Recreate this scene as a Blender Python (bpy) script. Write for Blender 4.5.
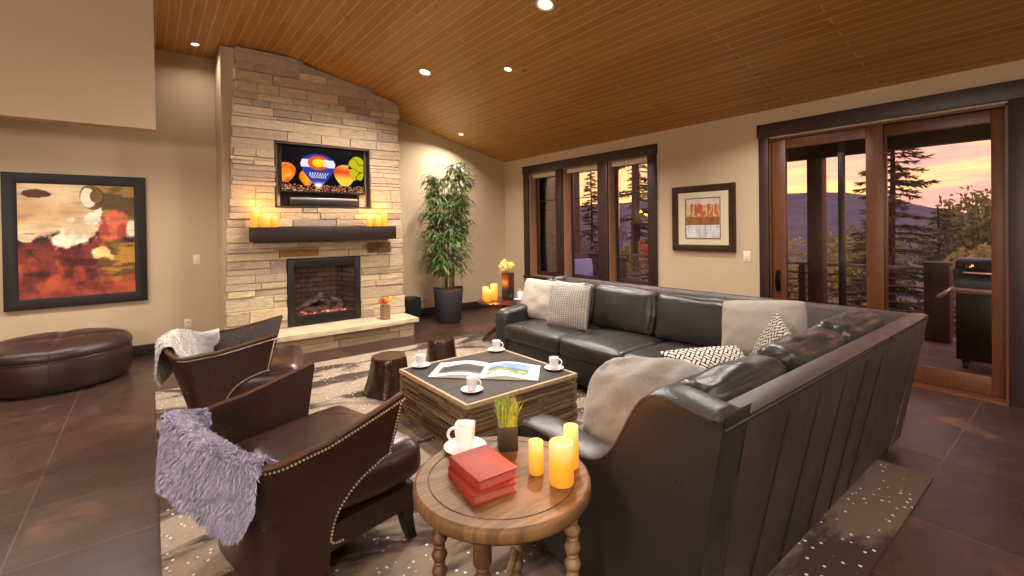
import bpy, bmesh, math, random
import numpy as np
from mathutils import Vector, Matrix, noise as mnoise
for o in list(bpy.data.objects): bpy.data.objects.remove(o)
SC = bpy.context.scene
COL = SC.collection
PI = math.pi
random.seed(7)
RNG = np.random.default_rng(5)

# ------------------------------------------------------------------ camera
H = 1.51
yaw, pitch, roll = math.radians(38.07), math.radians(0.48), math.radians(-0.81)
FPX, CY = 463.4, 231.7
Fv = Vector((math.sin(yaw)*math.cos(pitch), math.cos(yaw)*math.cos(pitch), -math.sin(pitch)))
R0 = Vector((math.cos(yaw), -math.sin(yaw), 0)); U0 = R0.cross(Fv)
Rv = R0*math.cos(roll) + U0*math.sin(roll); Uv = -R0*math.sin(roll) + U0*math.cos(roll)
cd = bpy.data.cameras.new('camera'); cam = bpy.data.objects.new('camera', cd); COL.objects.link(cam)
cam.matrix_world = Matrix(((Rv.x, Uv.x, -Fv.x, 0), (Rv.y, Uv.y, -Fv.y, 0), (Rv.z, Uv.z, -Fv.z, H), (0, 0, 0, 1)))
cd.sensor_width = 36; cd.lens = FPX*36/1024; cd.shift_y = -(288-CY)/1024; cd.clip_end = 2000; cd.clip_start = .05
SC.camera = cam
SC.view_settings.view_transform = 'Standard'; SC.view_settings.look = 'None'
SC.view_settings.gamma = 1; SC.view_settings.use_curve_mapping = False
SC.view_settings.exposure = 0.24
SC.cycles.use_denoising = True; SC.cycles.max_bounces = 8; SC.cycles.diffuse_bounces = 4
SC.cycles.glossy_bounces = 3; SC.cycles.transparent_max_bounces = 12; SC.cycles.sample_clamp_indirect = 4
SC.cycles.caustics_reflective = False; SC.cycles.caustics_refractive = False

# ------------------------------------------------------------------ light levels
CAN_W = 62.0        # visible ceiling cans and the added vault fill lamps
ROOM_W = 38.0       # added frontal fill lamps under the low ceiling behind the viewer
SKY = 1.85

# ------------------------------------------------------------------ colour + node helpers
def lin(c):
    if isinstance(c, str):
        c = c.lstrip('#'); c = tuple(int(c[i:i+2], 16)/255 for i in (0, 2, 4))
    return tuple((x/12.92 if x <= .04045 else ((x+.055)/1.055)**2.4) for x in c[:3]) + (1.0,)

class NT:
    def __init__(s, mat):
        s.t = mat.node_tree
        s.b = next((n for n in s.t.nodes if n.type == 'BSDF_PRINCIPLED'), None)
    def n(s, typ, props=None, **inp):
        nd = s.t.nodes.new('ShaderNode'+typ)
        for k, v in (props or {}).items(): setattr(nd, k, v)
        for k, v in inp.items():
            key = int(k[1:]) if k[0] == 'i' and k[1:].isdigit() else k.replace('_', ' ')
            s.set(nd.inputs[key], v)
        return nd
    def set(s, sock, v):
        if hasattr(v, 'bl_idname') and hasattr(v, 'outputs'): s.t.links.new(v.outputs[0], sock)
        elif isinstance(v, bpy.types.NodeSocket): s.t.links.new(v, sock)
        elif isinstance(v, str): sock.default_value = lin(v)
        else: sock.default_value = v
    def ramp(s, fac, stops, interp='LINEAR'):
        nd = s.t.nodes.new('ShaderNodeValToRGB'); cr = nd.color_ramp; cr.interpolation = interp
        while len(cr.elements) < len(stops): cr.elements.new(.5)
        for e, (p, c) in zip(cr.elements, stops): e.position = p; e.color = lin(c) if not isinstance(c, float) else (c, c, c, 1)
        s.set(nd.inputs[0], fac); return nd
    def mix(s, fac, a, b, mode='MIX'):
        nd = s.t.nodes.new('ShaderNodeMix'); nd.data_type = 'RGBA'; nd.blend_type = mode
        s.set(nd.inputs[0], fac); s.set(nd.inputs[6], a); s.set(nd.inputs[7], b)
        return nd.outputs[2]
    def math(s, op, a, b=0.0, c=0.0):
        nd = s.t.nodes.new('ShaderNodeMath'); nd.operation = op
        s.set(nd.inputs[0], a); s.set(nd.inputs[1], b); s.set(nd.inputs[2], c); return nd.outputs[0]
    def obj(s, scale=(1, 1, 1), rot=(0, 0, 0), uv=False, loc=(0, 0, 0)):
        tc = s.t.nodes.new('ShaderNodeTexCoord')
        mp = s.n('Mapping', Vector=tc.outputs['UV' if uv else 'Object'], Scale=scale, Rotation=rot, Location=loc)
        return mp.outputs[0]
    def noise(s, vec, scale=5, detail=4, rough=.55, dist=0.0):
        return s.n('TexNoise', Vector=vec, Scale=scale, Detail=detail, Roughness=rough, Distortion=dist).outputs[0]
    def bump(s, h, strength=.3, dist=.01):
        b = s.n('Bump', Strength=strength, Distance=dist, Height=h); s.set(s.b.inputs['Normal'], b.outputs[0]); return b
    def base(s, v): s.set(s.b.inputs['Base Color'], v)

def mat(name, col='#808080', rough=.5, metal=0.0, spec=.5, coat=0.0, bump=None, var=None):
    m = bpy.data.materials.new(name); m.use_nodes = True; t = NT(m); b = t.b
    b.inputs['Base Color'].default_value = lin(col); b.inputs['Roughness'].default_value = rough
    b.inputs['Metallic'].default_value = metal; b.inputs['Specular IOR Level'].default_value = spec
    b.inputs['Coat Weight'].default_value = coat
    if var:      # (scale, colour2, low, high)
        f = t.ramp(t.noise(t.obj(), var[0]), [(var[2], 0.0), (var[3], 1.0)])
        t.base(t.mix(f, col, var[1]))
    if bump:     # (scale, strength, dist)
        t.bump(t.noise(t.obj(), bump[0], 6), bump[1], bump[2])
    return m
def emit(name, col, strength):
    m = mat(name, col, .6); b = NT(m).b
    b.inputs['Emission Color'].default_value = lin(col); b.inputs['Emission Strength'].default_value = strength
    return m
def attr_mat(name, rough=.6, emis=0.0, spec=.3, bump=None):
    m = mat(name, '#888888', rough, spec=spec); t = NT(m)
    a = t.n('Attribute', {'attribute_name': 'Col'}); t.base(a.outputs['Color'])
    if emis: t.set(t.b.inputs['Emission Color'], a.outputs['Color']); t.b.inputs['Emission Strength'].default_value = emis
    if bump: t.bump(t.noise(t.obj(), bump[0], 6), bump[1], bump[2])
    return m

# ------------------------------------------------------------------ mesh helpers
def obj(name, bm, m=None, parent=None, smooth=True, angle=40, loc=None, rot=None):
    me = bpy.data.meshes.new(name)
    if isinstance(bm, bmesh.types.BMesh):
        bm.normal_update(); bm.to_mesh(me); bm.free()
    else:
        v, f = bm; me.from_pydata([tuple(p) for p in v], [], f); me.update()
    for x in (m if isinstance(m, (list, tuple)) else [m]):
        if x: me.materials.append(x)
    if smooth and len(me.polygons):
        me.polygons.foreach_set('use_smooth', [True]*len(me.polygons))
        me.set_sharp_from_angle(angle=math.radians(angle))
    o = bpy.data.objects.new(name, me); COL.objects.link(o)
    if parent: o.parent = parent
    if loc: o.location = loc
    if rot: o.rotation_euler = rot
    return o
def tag(o, label=None, cat=None, group=None, kind=None):
    if label: o['label'] = label
    if cat: o['category'] = cat
    if group: o['group'] = group
    if kind: o['kind'] = kind
    return o
def thing(name, label, cat, loc=(0, 0, 0), rz=0.0, group=None):
    o = bpy.data.objects.new(name, None); COL.objects.link(o); o.empty_display_size = .1
    o.location = loc; o.rotation_euler = (0, 0, rz); return tag(o, label, cat, group)
def struct(name, bm, m, label=None, **k):
    return tag(obj(name, bm, m, **k), label, None, None, 'structure')
def copy_tree(o, parent=None):
    c = o.copy(); COL.objects.link(c)
    if parent: c.parent = parent
    for ch in [x for x in SC.objects if x.parent == o]: copy_tree(ch, c)
    return c
def B(): return bmesh.new()
def box(bm, x0, x1, y0, y1, z0, z1, r=0.0, seg=2, M=None, mi=0):
    ret = bmesh.ops.create_cube(bm, size=1.0); vs = ret['verts']
    bmesh.ops.scale(bm, vec=(x1-x0, y1-y0, z1-z0), verts=vs)
    bmesh.ops.translate(bm, vec=((x0+x1)/2, (y0+y1)/2, (z0+z1)/2), verts=vs)
    fs = list({f for v in vs for f in v.link_faces})
    if r > 0:
        es = list({e for v in vs for e in v.link_edges})
        rr = bmesh.ops.bevel(bm, geom=es, offset=r, segments=seg, profile=.5, affect='EDGES')
        fs = rr['faces'] + [f for f in fs if f.is_valid]
        vs = list({v for f in fs if f.is_valid for v in f.verts})
    if mi:
        for f in fs:
            if f.is_valid: f.material_index = mi
    if M: bmesh.ops.transform(bm, matrix=M, verts=vs)
    return vs
def grid_faces(nu, nv, cu=False, cv=False, off=0):
    f = []
    for i in range(nu if cu else nu-1):
        for j in range(nv if cv else nv-1):
            a = i*nv+j; b = ((i+1) % nu)*nv+j; c = ((i+1) % nu)*nv+(j+1) % nv; d = i*nv+(j+1) % nv
            f.append((a+off, b+off, c+off, d+off))
    return f
def add(bm, v, f, mi=0, smooth=True):
    vs = [bm.verts.new(tuple(p)) for p in v]
    for q in f:
        try:
            fc = bm.faces.new([vs[i] for i in q]); fc.material_index = mi
        except ValueError: pass
    return vs
def lathe(bm, prof, n=32, c=(0, 0), mi=0, M=None, cap=True, ph=0.0):
    v = []; k = len(prof)
    for i in range(n):
        a = 2*PI*i/n+ph
        for r, z in prof: v.append((c[0]+r*math.cos(a), c[1]+r*math.sin(a), z))
    f = grid_faces(n, k, cu=True)
    if cap:
        if prof[0][0] > 1e-5: f.append(tuple((n-1-i)*k for i in range(n)))
        if prof[-1][0] > 1e-5: f.append(tuple(i*k+k-1 for i in range(n)))
    vs = add(bm, v, f, mi)
    if M: bmesh.ops.transform(bm, matrix=M, verts=vs)
    bmesh.ops.remove_doubles(bm, verts=vs, dist=1e-6)
def tube(bm, pts, r, n=8, mi=0, cap=True):
    pts = [Vector(p) for p in pts]; v = []; k = len(pts); ref = None
    for i, p in enumerate(pts):
        t = (pts[min(i+1, k-1)]-pts[max(i-1, 0)]).normalized()
        if ref is None: ref = t.orthogonal().normalized()
        ref = (ref-t*ref.dot(t)).normalized(); s = t.cross(ref)
        rr = r[i] if isinstance(r, (list, tuple)) else r
        for j in range(n):
            a = 2*PI*j/n; v.append(p+(ref*math.cos(a)+s*math.sin(a))*rr)
    f = grid_faces(k, n, cv=True)
    if cap: f += [tuple(range(n)), tuple((k-1)*n+n-1-j for j in range(n))]
    add(bm, v, f, mi); bmesh.ops.recalc_face_normals(bm, faces=bm.faces[:])
def prism(bm, poly, a0, a1, axis='x', mi=0):
    """poly of 2-D points extruded along axis"""
    n = len(poly)
    def P(u, w, a): return {'x': (a, u, w), 'y': (u, a, w), 'z': (u, w, a)}[axis]
    v = [P(u, w, a0) for u, w in poly]+[P(u, w, a1) for u, w in poly]
    f = [tuple(range(n))[::-1], tuple(range(n, 2*n))]+[(i, (i+1) % n, (i+1) % n+n, i+n) for i in range(n)]
    vs = add(bm, v, f, mi); bmesh.ops.recalc_face_normals(bm, faces=bm.faces[:]); return vs
def nz(p, s=1.0): return mnoise.noise(Vector(p)*s)
def softbox(w, d, h, r=.06, crown=.03, n=14, wrinkle=.004, seed=0, crown_axis=2, both=False, ws=7):
    """rounded box centred at the origin with a puffed face"""
    hs = (w/2, d/2, h/2); key = {}; V = []; Fc = []
    g = [math.sin(PI/2*(2*i/n-1))*.75+(2*i/n-1)*.25 for i in range(n+1)]
    def vid(p):
        k = tuple(round(x, 5) for x in p)
        if k in key: return key[k]
        q = [p[i]*hs[i] for i in range(3)]; inn = [max(-(hs[i]-r), min(hs[i]-r, q[i])) for i in range(3)]
        dv = Vector([q[i]-inn[i] for i in range(3)])
        pos = Vector(inn)+(dv.normalized()*r if dv.length > 1e-9 else dv)
        a = crown_axis; o1, o2 = [i for i in range(3) if i != a]
        f = (1-p[o1]**2)*(1-p[o2]**2)
        if p[a] > 0 or both: pos[a] += crown*f**.7*(1 if p[a] > 0 else -1)*min(1, abs(p[a])*1.2)
        b = .25*crown
        for i in (o1, o2):
            j = o2 if i == o1 else o1
            pos[i] += b*p[i]*(1-p[j]**2)*(1-p[a]**2)
        if wrinkle:
            nn = nz((pos.x+seed*3.1, pos.y-seed*1.7, pos.z), ws)+.5*nz((pos.x+seed, pos.y*2.3, pos.z*2+seed), ws*2)
            pos += (pos.normalized())*wrinkle*nn
        V.append(pos); key[k] = len(V)-1; return key[k]
    for ax in range(3):
        for sg in (-1, 1):
            for i in range(n):
                for j in range(n):
                    q = []
                    for (ii, jj) in ((i, j), (i+1, j), (i+1, j+1), (i, j+1)):
                        p = [0, 0, 0]; p[ax] = sg; p[(ax+1) % 3] = g[ii]; p[(ax+2) % 3] = g[jj]; q.append(vid(p))
                    Fc.append(q if sg > 0 else q[::-1])
    return V, Fc
def pillow_geo(w, h, t, n=28, pinch=.06, wr=.006, seed=0, squash=0.0, rnd=0.0):
    """lies in the local xz plane, thickness along y"""
    V = []; F = []; id = {}
    for s in (1, -1):
        for i in range(n+1):
            for j in range(n+1):
                x = math.sin(PI/2*(2*i/n-1)); z = math.sin(PI/2*(2*j/n-1))
                edge = i in (0, n) or j in (0, n)
                if edge and s == -1: id[(s, i, j)] = id[(1, i, j)]; continue
                th = t/2*(max(0, (1-x*x)*(1-z*z)))**.42
                X = w/2*x*(1-pinch*(1-z*z)*abs(x)); Z = h/2*z*(1-pinch*(1-x*x)*abs(z)); rc = 1-rnd*(x*x*z*z)**1.5; X *= rc; Z *= rc
                k = wr*(nz((X+seed, Z, s), 9)+.6*nz((X*2, Z*2-seed, s), 14))*min(1, th/(t*.25)) if t else 0
                Z -= squash*max(0, z)*(1-x*x)*h/2
                id[(s, i, j)] = len(V); V.append((X, s*th+k, Z))
    for s in (1, -1):
        for i in range(n):
            for j in range(n):
                q = [id[(s, i, j)], id[(s, i+1, j)], id[(s, i+1, j+1)], id[(s, i, j+1)]]
                F.append(q[::-1] if s == 1 else q)
    return V, F
def put(bm, VF, M=None, mi=0):
    v, f = VF
    if M: v = [M @ Vector(p) for p in v]
    add(bm, v, f, mi)
def T(x=0, y=0, z=0): return Matrix.Translation((x, y, z))
def Rm(a, ax): return Matrix.Rotation(a, 4, ax)
def picture(name, nx, ny, w, h, fn, m, parent, place):
    """flat coloured panel; fn(u,v) arrays -> rgb (srgb 0..1); place(u,v)->Vector"""
    u, v = np.meshgrid(np.linspace(0, 1, nx), np.linspace(0, 1, ny), indexing='ij')
    c = np.clip(fn(u, v), 0, 1); l = np.where(c <= .04045, c/12.92, ((c+.055)/1.055)**2.4)
    V = [place(a, b) for a, b in zip(u.ravel(), v.ravel())]
    o = obj(name, (V, grid_faces(nx, ny)), m, parent, smooth=False)
    at = o.data.color_attributes.new('Col', 'FLOAT_COLOR', 'POINT')
    rgba = np.concatenate([l.reshape(-1, 3), np.ones((nx*ny, 1))], 1).astype(np.float32)
    at.data.foreach_set('color', rgba.ravel()); return o
def vnoise(u, v, s, seed=0, oct=4):
    """fractal value noise on arrays, 0..1"""
    r = np.random.default_rng(seed); out = 0*u; amp = 1; tot = 0
    for k in range(oct):
        n = 96; g = r.random((n, n)); x = u*s*2**k; y = v*s*2**k
        xi = np.floor(x).astype(int); yi = np.floor(y).astype(int); fx = x-xi; fy = y-yi
        fx = fx*fx*(3-2*fx); fy = fy*fy*(3-2*fy)
        a = g[xi % n, yi % n]*(1-fx)+g[(xi+1) % n, yi % n]*fx; b = g[xi % n, (yi+1) % n]*(1-fx)+g[(xi+1) % n, (yi+1) % n]*fx
        out = out+amp*(a*(1-fy)+b*fy); tot += amp; amp *= .5
    return out/tot
def face_colors(o, cols):
    """one colour per face"""
    at = o.data.color_attributes.new('Col', 'FLOAT_COLOR', 'CORNER'); a = []
    for p, c in zip(o.data.polygons, cols): a += list(c)*p.loop_total
    at.data.foreach_set('color', np.array(a, np.float32))

# ------------------------------------------------------------------ materials
def wall_mat():
    m = mat('plaster', '#c4a886', .85, spec=.2); t = NT(m); o = t.obj()
    t.base(t.mix(t.noise(o, 1.3, 3), '#bda78b', '#c8b397')); t.bump(t.noise(o, 60, 4), .12, .003); return m
def ceil_mat():
    m = mat('pine_boards', '#8a5a24', .45); t = NT(m); uv = t.obj(uv=True)
    br = t.n('TexBrick', {'offset': .37, 'squash': 1.0}, Vector=uv, Color1='#bb8840', Color2='#a67330', Mortar='#d6ad70', Scale=1.0,
             Mortar_Size=.006, Mortar_Smooth=.3, Bias=0.0, Brick_Width=2.1, Row_Height=.098)
    gr = t.noise(t.obj((2.5, 40, 1), uv=True), 1.0, 5, .6); kn = t.noise(t.obj((5, 11, 1), uv=True), 1.0, 2, .4)
    c = t.mix(t.ramp(gr, [(.3, 0.0), (.75, .55)]), br.outputs[0], '#85561f')
    c = t.mix(t.ramp(kn, [(.70, 0.0), (.78, .7)]), c, '#4a2c12'); t.base(c)
    t.bump(t.math('SUBTRACT', 1.0, br.outputs[1]), .25, .004); return m
def floor_mat():
    m = mat('slate_tile', '#4a3022', .32); t = NT(m); o = t.obj(loc=(.55, -.03, 0))
    br = t.n('TexBrick', {'offset': 0.0}, Vector=o, Color1='#47322a', Color2='#372723', Mortar='#584840', Scale=1.0, Mortar_Size=.0035,
             Mortar_Smooth=.1, Bias=-.1, Brick_Width=.6, Row_Height=.6)
    n1 = t.noise(o, 2.4, 6, .65, .6); n2 = t.noise(t.obj((1.2, 3.2, 1)), 1.7, 5, .6, 1.0)
    c = t.mix(t.ramp(n1, [(.56, 0.0), (.70, .55)]), br.outputs[0], '#765034')
    c = t.mix(t.ramp(n2, [(.52, 0.0), (.75, .65)]), c, '#2b1d1a')
    c = t.mix(br.outputs[1], c, '#5c4b41'); t.base(c)
    t.set(t.b.inputs['Roughness'], t.ramp(n1, [(.3, .24), (.7, .42)]))
    t.bump(t.math('ADD', t.math('MULTIPLY', n1, .6), t.math('MULTIPLY', br.outputs[1], -.5)), .25, .006); return m
def leather(name, c1, c2, rough, bump=.14):
    m = mat(name, c1, rough); t = NT(m); o = t.obj()
    t.base(t.mix(t.ramp(t.noise(o, 3.0, 5), [(.35, 0.0), (.7, 1.0)]), c1, c2))
    h = t.math('ADD', t.n('TexVoronoi', Vector=o, Scale=260.0).outputs[0], t.math('MULTIPLY', t.noise(o, 14, 4), 2.2))
    t.bump(h, bump, .004)
    t.set(t.b.inputs['Roughness'], t.ramp(t.noise(o, 6, 3), [(.3, rough-.07), (.7, rough+.1)])); return m
def wood(name, c1, c2, rough=.4, sc=(1, 12, 12), spec=.5, bump=.1):
    m = mat(name, c1, rough, spec=spec); t = NT(m); n = t.noise(t.obj(sc), 3.0, 6, .6, .8)
    t.base(t.mix(t.ramp(n, [(.3, 0.0), (.72, 1.0)]), c1, c2)); t.bump(n, bump, .003); return m
def rug_mat():
    m = mat('hide_rug', '#a89784', .95, spec=.1); t = NT(m); o = t.obj()
    st = t.noise(t.obj((.8, 2.0, 1), rot=(0, 0, .5)), 1.5, 4, .6, .7)
    c = t.mix(t.noise(o, 30, 4), '#a79888', '#88796a')
    sy = t.n('SeparateXYZ', Vector=o).outputs[1]
    near = t.math('ADD', t.math('MULTIPLY', sy, .22), t.math('MULTIPLY', t.noise(t.obj((1, 1, 1)), 1.3, 4), .5))
    c = t.mix(t.ramp(near, [(.55, 1.0), (.85, 0.0)]), c, '#6a594d')
    dk = t.ramp(st, [(.49, 0.0), (.58, .92)]); c = t.mix(dk, c, '#3d2d2a')
    vo = t.n('TexVoronoi', Vector=o, Scale=24.0, Randomness=1.0)
    sp = t.ramp(vo.outputs[0], [(.13, 1.0), (.20, 0.0)])
    gate = t.ramp(t.n('TexNoise', Vector=vo.outputs['Position'], Scale=9.0).outputs[0], [(.40, 0.0), (.46, 1.0)])
    c = t.mix(t.math('MULTIPLY', t.math('MULTIPLY', sp, gate), .85), c, '#e8e2da'); t.base(c)
    t.bump(t.noise(o, 160, 3), .5, .006); return m
def glass_pane(name, tint='#ffffff', fac=.06):
    m = bpy.data.materials.new(name); m.use_nodes = True; t = NT(m); t.t.nodes.remove(t.b)
    tr = t.n('BsdfTransparent', Color=tint); gl = t.n('BsdfGlossy', Roughness=.02)
    fr = t.n('Fresnel', IOR=1.35)
    mx = t.n('MixShader'); t.set(mx.inputs[0], fr); t.set(mx.inputs[1], tr.outputs[0]); t.set(mx.inputs[2], gl.outputs[0])
    out = next(n for n in t.t.nodes if n.type == 'OUTPUT_MATERIAL'); t.set(out.inputs[0], mx.outputs[0]); return m
M_wall = wall_mat(); M_ceil = ceil_mat(); M_floor = floor_mat(); M_rug = rug_mat()
M_sofa = leather('charcoal_leather', '#2e2a28', '#242120', .34)
M_sofab = leather('charcoal_leather_outside', '#453837', '#352b2a', .40)
M_chair = leather('brown_leather', '#3a221b', '#281712', .31, .08)
M_otto = leather('plum_leather', '#38221f', '#2b1a1a', .38, .08)
M_trim = wood('dark_trim', '#3a2523', '#2a1a19', .45, (6, 6, 1))
M_door = wood('mahogany_door', '#6e3f22', '#55301b', .42, (8, 8, 1))
M_jamb = wood('jamb_wood', '#a87f60', '#8d6446', .45, (8, 8, 1))
M_base = wood('baseboard_wood', '#2e1d17', '#23150f', .45)
M_mantel = wood('mantel_wood', '#241713', '#180f0c', .45, (1, 9, 9), .35)
M_stone = attr_mat('ledge_stone', .9, spec=.2)
_t = NT(M_stone); _a = next(n for n in _t.t.nodes if n.type == 'ATTRIBUTE'); _n1 = _t.noise(_t.obj((1.2, 1.2, 3)), 7, 6, .65, .4); _n2 = _t.noise(_t.obj((1, 1, 2)), 34, 5, .7)
_c = _t.mix(_t.ramp(_n1, [(.42, 0.0), (.68, .35)]), _a.outputs['Color'], '#8d7761'); _c = _t.mix(_t.ramp(_n2, [(.50, 0.0), (.72, .34)]), _c, '#78664f'); _c = _t.mix(_t.ramp(_n1, [(.25, .4), (.42, 0.0)]), _c, '#e2d3b8'); _t.base(_c)
_t.bump(_t.math('ADD', _n1, _t.math('MULTIPLY', _n2, .7)), .8, .03)
M_mortar = mat('mortar', '#a8967f', .95, bump=(40, .3, .01))
M_slab = mat('hearth_stone', '#cdbd9f', .8, bump=(14, .35, .01), var=(6, '#b3a082', .4, .7))
M_black = mat('black_metal', '#141312', .4)
M_glass = glass_pane('window_glass')
M_white = mat('white_ceramic', '#efedf0', .22)
M_plate = mat('ivory_plastic', '#e6dcc8', .4)
M_wax = None

# ------------------------------------------------------------------ world
W = bpy.data.worlds.new('sunset'); SC.world = W; W.use_nodes = True
wt = W.node_tree; wt.nodes.clear()
class WN(NT):
    def __init__(s, t): s.t = t; s.b = None
t = WN(wt)
tc = t.n('TexCoord'); sep = t.n('SeparateXYZ', Vector=tc.outputs['Generated'])
el = sep.outputs[2]
grad = t.ramp(t.math('ADD', t.math('MULTIPLY', el, .5), .5),
              [(.46, '#3a2a22'), (.5, '#ffb25a'), (.525, '#ffbc74'), (.57, '#f7a97a'), (.63, '#e0a892'), (.72, '#a992a6'), (1.0, '#6a7290')])
mp = t.n('Mapping', Vector=tc.outputs['Generated'], Scale=(1.6, 1.6, 13))
cl = t.noise(mp.outputs[0], 2.2, 5, .55, .3)
sky = t.mix(t.ramp(cl, [(.48, 0.0), (.66, .8)]), grad, '#bf7c86')
bg = t.n('Background', Color=sky, Strength=SKY); ow = t.n('OutputWorld', Surface=bg.outputs[0])

# ------------------------------------------------------------------ lamps
def can_or_fill_lamp(name, loc, power, spread=150, size=.14, col='#fff3e6', parent=None, tilt=None):
    l = bpy.data.lights.new(name, 'AREA'); l.shape = 'DISK'; l.size = size; l.energy = power; l.color = lin(col)[:3]
    l.spread = math.radians(spread)
    o = bpy.data.objects.new(name, l); COL.objects.link(o); o.location = loc
    if tilt: o.rotation_euler = tilt
    return o
XR, YB = 5.531, 7.283
XL, YN = -5.2, -5.0
FOLD = 1.45
def zc(x): return 3.8 if x < FOLD else 2.80+(3.8-2.80)*(XR-x)/(XR-FOLD)
SL = math.atan((3.8-2.80)/(XR-FOLD))
M_lens = emit('lamp_lens', '#fff1d6', 9.0)
def recessed(x, y, z, tilt, label, power, r=.075, group='recessed ceiling lights'):
    t = thing('recessed_light', label, 'ceiling light', (x, y, z), 0, group); t.rotation_euler = (0, tilt, 0)
    bm = B(); lathe(bm, [(r*.72, .02), (r*.78, -.004), (r, -.008), (r*1.02, .0), (r*1.02, .012)], 24, cap=False)
    obj('trim_ring', bm, mat('can_trim', '#d8cfc2', .35), t)
    bm = B(); lathe(bm, [(r*.76, .004), (r*.4, -.004), (0.0001, -.006)], 24, cap=False); obj('lens', bm, M_lens, t)
    ct = math.cos(tilt); off = .03
    can_or_fill_lamp('can_or_fill_lamp', (x-math.sin(tilt)*off, y, z-ct*off), power, 150, r*1.7, tilt=(0, tilt, 0))
cans = [(2.776, 3.027, 'recessed light at the picture top edge, largest of the ceiling lights', 1.0, .085),
        (2.758, 5.244, 'recessed light in the sloped boards before the stone chimney', 1.0, .085),
        (3.298, 4.243, 'small recessed light between the two large ceiling lights and the windows', .35, .05),
        (4.216, 6.755, 'tiny recessed light near the ceiling corner above the bamboo', .5, .045)]
for x, y, lab, k, r in cans: recessed(x, y, zc(x)-.003, SL, lab, CAN_W*k, r)
recessed(.478, 6.81, 3.797, 0, 'small recessed light in flat boards left of the chimney top', CAN_W*.06, .05)
# fill lamps without fittings, added under the vault and the unseen low ceiling
for x, y, k in ((2.2, 4.6, .5), (4.6, 2.2, .6), (4.6, 4.8, .7)):
    can_or_fill_lamp('can_or_fill_lamp', (x, y, zc(x)-.03), CAN_W*k, 150, .15, tilt=(0, SL if x > FOLD else 0, 0))
for x, y, k in ((-.8, -.8, 1.0), (1.2, -.9, 1.0), (3.2, -.9, 1.0), (-2.6, 1.5, .0), (-2.6, 4.4, .0)):
    if k: can_or_fill_lamp('low_ceiling_fill', (x, y, 2.70), ROOM_W*k, 170, .35)
# lamps added under the dropped header to brighten the painting wall, no fittings
for x in (-.30, -1.15, -2.2, -3.4): can_or_fill_lamp('header_fill_lamp', (x, 5.795, 2.515), 17.0, 165, .10)
# unseen globe lamps, added as fill light for ceiling and walls
FILL_W = 400.0
M_fill_globe = emit('fill_globe', '#fff0d8', 3.0); M_rod = mat('fill_globe_rod', '#2a211b', .4, .6)
for x, y, z, zt, lab in ((-2.3, .9, 2.15, 3.8, 'added fill light globe out of view, nearer the painting wall'), (-1.9, -2.2, 2.05, 2.75, 'added fill light globe out of view, under the low ceiling'), (-4.2, .2, 2.1, 3.8, 'added fill light globe out of view, by the left wall')):
    t = thing('fill_pendant', lab, 'fill light', (x, y, z), 0, 'added fill light globes')
    bm = B(); lathe(bm, [(.135*math.sin(PI*k/20)+.0001, -.135*math.cos(PI*k/20)) for k in range(21)], 28, cap=False); obj('globe', bm, M_fill_globe, t)
    bm = B(); tube(bm, [(0, 0, .13), (0, 0, zt-z)], .008, 8); obj('rod', bm, M_rod, t)
    l = bpy.data.lights.new('fill_pendant_lamp', 'POINT'); l.energy = FILL_W; l.color = lin('#fff3e6')[:3]; l.shadow_soft_size = .17
    o = bpy.data.objects.new('fill_pendant_lamp', l); COL.objects.link(o); o.location = (x, y, z)

# ------------------------------------------------------------------ room shell
bm = B(); box(bm, XL, XR+.2, YN, YB+.2, -.12, 0); struct('floor', bm, M_floor, 'brown slate tile floor')
# ceiling with uv along the boards
def ceiling():
    bm = B(); uvl = bm.loops.layers.uv.new('UVMap')
    L = math.hypot(XR+.2-FOLD, (XR+.2-FOLD)*math.tan(SL))
    def quad(pts, uvs):
        f = bm.faces.new([bm.verts.new(p) for p in pts])
        for l, u in zip(f.loops, uvs): l[uvl].uv = u
    y0, y1 = YN, YB+.2; x0, x1 = XL, XR+.2; z1 = zc(XR)-.2*math.tan(SL)
    quad([(x0, y0, 3.8), (x0, y1, 3.8), (FOLD, y1, 3.8), (FOLD, y0, 3.8)], [(y0, x0), (y1, x0), (y1, FOLD), (y0, FOLD)])
    quad([(FOLD, y0, 3.8), (FOLD, y1, 3.8), (x1, y1, z1), (x1, y0, z1)], [(y0, FOLD), (y1, FOLD), (y1, FOLD+L), (y0, FOLD+L)])
    h = .12
    quad([(x0, y0, 3.8+h), (FOLD, y0, 3.8+h), (FOLD, y1, 3.8+h), (x0, y1, 3.8+h)], [(0, 0)]*4)
    quad([(FOLD, y0, 3.8+h), (x1, y0, z1+h), (x1, y1, z1+h), (FOLD, y1, 3.8+h)], [(0, 0)]*4)
    return bm
struct('ceiling', ceiling(), M_ceil, 'sloping ceiling of pine boards', smooth=False)
bm = B(); prism(bm, [(XL, 0), (XR+.2, 0), (XR+.2, 2.76), (FOLD, 3.8), (XL, 3.8)], YB, YB+.18, 'y'); struct('wall_back', bm, M_wall, smooth=False)
bm = B(); box(bm, XL-.15, XL, YN, YB, 0, 3.8); struct('wall_left', bm, M_wall, smooth=False)
bm = B(); box(bm, XL, XR+.2, YN-.15, YN, 0, 3.8); struct('wall_front', bm, M_wall, smooth=False)
# low ceiling behind the viewer with its drop face
bm = B(); box(bm, XL, 3.9, YN, -.35, 2.75, 2.85); box(bm, XL, 3.9, -.37, -.27, 2.75, 3.8); struct('ceiling_low', bm, M_wall, smooth=False)
# dropped header wall hanging from the flat ceiling
bm = B(); box(bm, XL, .07, 5.72, 5.87, 2.52, 3.8); struct('wall_bulkhead', bm, M_wall, 'beige dropped header wall above and before the abstract painting', smooth=False)
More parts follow.
